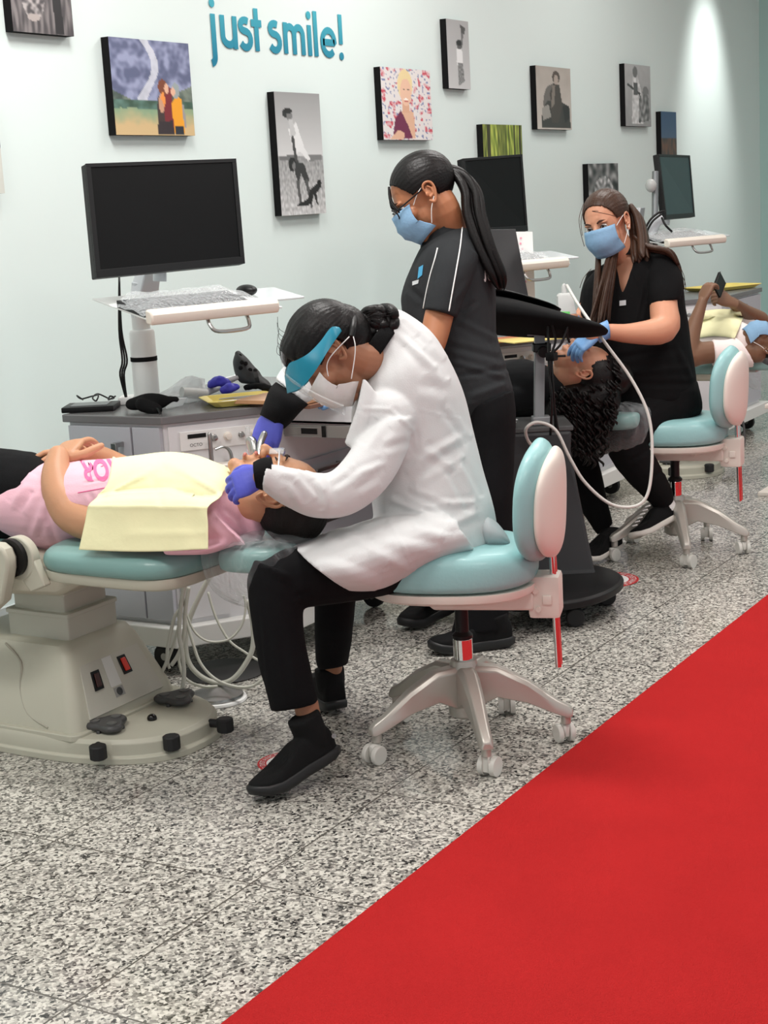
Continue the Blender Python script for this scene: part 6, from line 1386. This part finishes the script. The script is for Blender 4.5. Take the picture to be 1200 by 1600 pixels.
# translucent orange and brown tray lids in the drawer, beneath the visor
c0 = at(497, 622)+V(0, 0, .002)
for k, (dx_, dy_, z, col, nm, l) in enumerate(((0, 0, .0, (120, 84, 66), 'tinted_tray', 'brown translucent tray lid over the open drawer'), (-.03, .04, .014, (196, 150, 110), 'tinted_tray', 'orange tinted tray lid on top of the brown one'), (.05, -.07, .020, (214, 150, 216), 'paper_slip', 'lilac paper slip beside the blue gloved hand'), (-.08, .06, .030, (230, 200, 90), 'paper_slip', 'yellow paper slip near the visor edge'))):
    b = MB(); s_ = (.40, .26, .012) if k < 2 else (.10, .07, .003); b.box(c0+V(dx_, dy_, z), s_, Matrix.Rotation(.12*k-.1, 3, 'Z'), .001); single(b.build(nm, mat(nm+str(k), col, .3), smooth=False), l, 'tray' if k < 2 else 'paper')
# second cabinet: papers; tissue stack on the scanner pedestal
for k, (x, y, col, l) in enumerate(((800, 531, (232, 140, 100), 'orange paper sheet on the cabinet behind the scanner tray'), (830, 533, (236, 214, 130), 'yellow folder on the cabinet behind the scanner tray'))):
    b = MB(); b.box(at(x, y)+V(0, 0, .004+.005*k), (.28, .20, .004), Matrix.Rotation(-.6, 3, 'Z')); single(b.build('paper_sheet', mat('paper%d' % k, col, .6), smooth=False), l, 'paper')
b = MB()
for k in range(5): b.box(P(785-k, 668-k*3, 5.68)+V(0, 0, .0), (.11, .08, .005), Matrix.Rotation(.3*k, 3, 'Z'), .001)
me = fuse(b, .003, 2); folds(me, [], .003, 30); single(link('tissue_stack', me, M_white, sharp=0), 'white tissues piled on the scanner cart beside the standing assistant', 'tissue')
p_ = P(822, 440, 6.9); b = MB(); b.slab([P(806, 362, 6.95), P(832, 362, 6.95), P(838, 512, 6.95), P(812, 514, 6.95)], CF*.012); t = thing('notice_board', P(822, 514, 6.95), 'white strip notice with faint pink marks behind the tilted touch screen', 'notice')
b.build('board', mat('notice_white', (232, 230, 228), .5), t, smooth=False)
b = MB(); rs = random.Random(4)
for k in range(16): q = P(812+rs.random()*8+k*.35, 372+k*8.5, 6.945); b.box(q, (.008, .008, .002), Matrix((CR, CU, -CF)).transposed())
b.build('pink_marks', mat('pink_ink', (232, 150, 170), .6), t, smooth=False)
b = MB(); p = P(880, 491, 5.85); b.box(p, (.05, .02, .008), Matrix((CR, CU, -CF)).transposed(), .002); single(b.build('green_packet', mat('green_plastic', (110, 210, 110), .4)), 'small green packet just above the scanner tray edge', 'packet')
# third cabinet tray, lamp pole, lower drawer tray
c = at(1128, 452); ytray(c, at(1180, 449)-at(1090, 459), .42, .26, 'yellow tray on the farthest cabinet at the teal wall')
t = thing('lamp_pole', at(1018, 462), 'thin grey lamp pole with a round knob beside the farthest monitor', 'lamp pole')
b = MB(); b.tube([P(1021, 462, 8.5), P(1023, 360, 8.5), P(1024, 268, 8.5)], .018, seg=14); b.build('pole', mat('pole_grey', (128, 132, 134), .4, .5), t)
b = MB(); b.ell(P(1017, 290, 8.46), .030, .030, .036); b.cyl(P(1017, 290, 8.46), P(1024, 288, 8.5), .014); b.build('clamp_knob', mat('knob_grey', (176, 178, 176), .35), t)
b = MB(); b.tube([P(1002, 402, 8.45), P(1010, 372, 8.45), P(1024, 348, 8.45), P(1032, 342, 8.46)], [.05, .04, .032, .03], seg=14); b.build('spring_arm', mat('arm_grey', (204, 208, 212), .4), t)
wires('lamp_cables', [[P(1003, 370, 8.4), P(1015, 345, 8.38), P(1030, 332, 8.38), P(1038, 330, 8.4)], [P(1005, 375, 8.4), P(1018, 348, 8.38), P(1034, 334, 8.38)], [P(1034, 340, 8.4), P(1040, 352, 8.38), P(1050, 362, 8.4)]], .006, M_blackpl, t)
# hoses between the nearest chair and cabinet
HS = [([(750, 165), (680, 300), (625, 430), (600, 560), (620, 700), (700, 790), (810, 830), (900, 800), (980, 700), (1020, 600), (1020, 450), (985, 310)], .0078, 4.72),
 ([(580, 210), (578, 340), (530, 420), (490, 600), (480, 700), (430, 800), (415, 860)], .0055, 4.6),
 ([(600, 380), (650, 500), (720, 560), (800, 572), (880, 550), (950, 470), (975, 360), (965, 280)], .0035, 4.7),
 ([(590, 390), (640, 560), (690, 700), (780, 800), (900, 850), (1010, 850), (1090, 800)], .0048, 4.66),
 ([(740, 260), (790, 420), (870, 560), (960, 630), (1060, 690)], .004, 4.85),
 ([(545, 380), (560, 450), (520, 600), (490, 690), (500, 740)], .0045, 4.62),
 ([(570, 600), (560, 700), (600, 800), (700, 850), (800, 850)], .0045, 4.68),
 ([(600, 210), (572, 330), (560, 520), (580, 640), (590, 760), (580, 860), (540, 900)], .0065, 4.58),
 ([(620, 230), (600, 360), (590, 520), (560, 640), (510, 720)], .006, 4.6)]
HL = ['thickest pale hose, a deep loop under the headrest', 'pale hose falling leftmost towards the cabinet wheel', 'thin hose in the highest small loop under the headrest', 'pale hose sweeping right along the floor towards the trouser leg', 'thin hose crossing diagonally behind the loops', 'short pale hose beside the leftmost falling one', 'pale hose curving low along the floor by the silver pedal', 'pale hose drooping around the black cabinet wheel', 'pale hose running straight down in the middle of the bundle']
for k, (pts, r_, d) in enumerate(HS):
    pp = []
    for x, y in pts:
        q = P(140+x/4, 860+y/4, d); q.z = max(q.z, r_+.001); pp.append(q)
    o = wires('supply_hose', [pp], r_, M_hose, None, 10, 6); single(o, HL[k], 'hose', 'supply hoses under the nearest headrest')
c = fl_(340, 1094); t = thing('foot_pedal', c, 'round silver cone foot pedal on a white disc behind the chair base', 'foot pedal')
b = MB(); b.lathe(c, [(.088, 0), (.09, .004), (.088, .010), (.080, .012)], seg=48); b.build('pedal_base', M_white, t)
b = MB(); b.lathe(c, [(.078, .012), (.080, .016), (.078, .022), (.045, .032), (.012, .044), (.002, .046)], seg=48); b.build('pedal_dome', M_steel, t)
c = fl_(352, 1050); b = MB(); b.lathe(c, [(.13, .001), (.132, .004), (.12, .010)], seg=48); single(b.build('floor_disc', mat('dark_disc', (48, 48, 48), .45)), 'dark round floor disc beneath the nearest cabinet, behind the hoses', 'floor disc')
# white tray at the right edge behind the stool
c = fl_(1226, 632, .42); b = MB(); b.box(c, (.16, .14, .02), bev=.004); b.box(c-V(0, 0, .21), (.04, .04, .40)); b.box(c-V(0, 0, .41), (.2, .2, .02), bev=.004); single(b.build('tray_stand', M_whitepl), 'white tray stand at the right edge beyond the farther stool', 'tray stand')
single(wires('floor_cable', [[P(1150, 640, 7.6), P(1161, 660, 7.6), P(1163, 690, 7.6), P(1158, 705, 7.6), P(1150, 712, 7.6)]], .006, M_darkgrey), 'grey cable hanging beside the farthest cabinet wheels', 'cable')
# clear film bag hanging under scanner base omitted pieces stay out; suction tip on patient
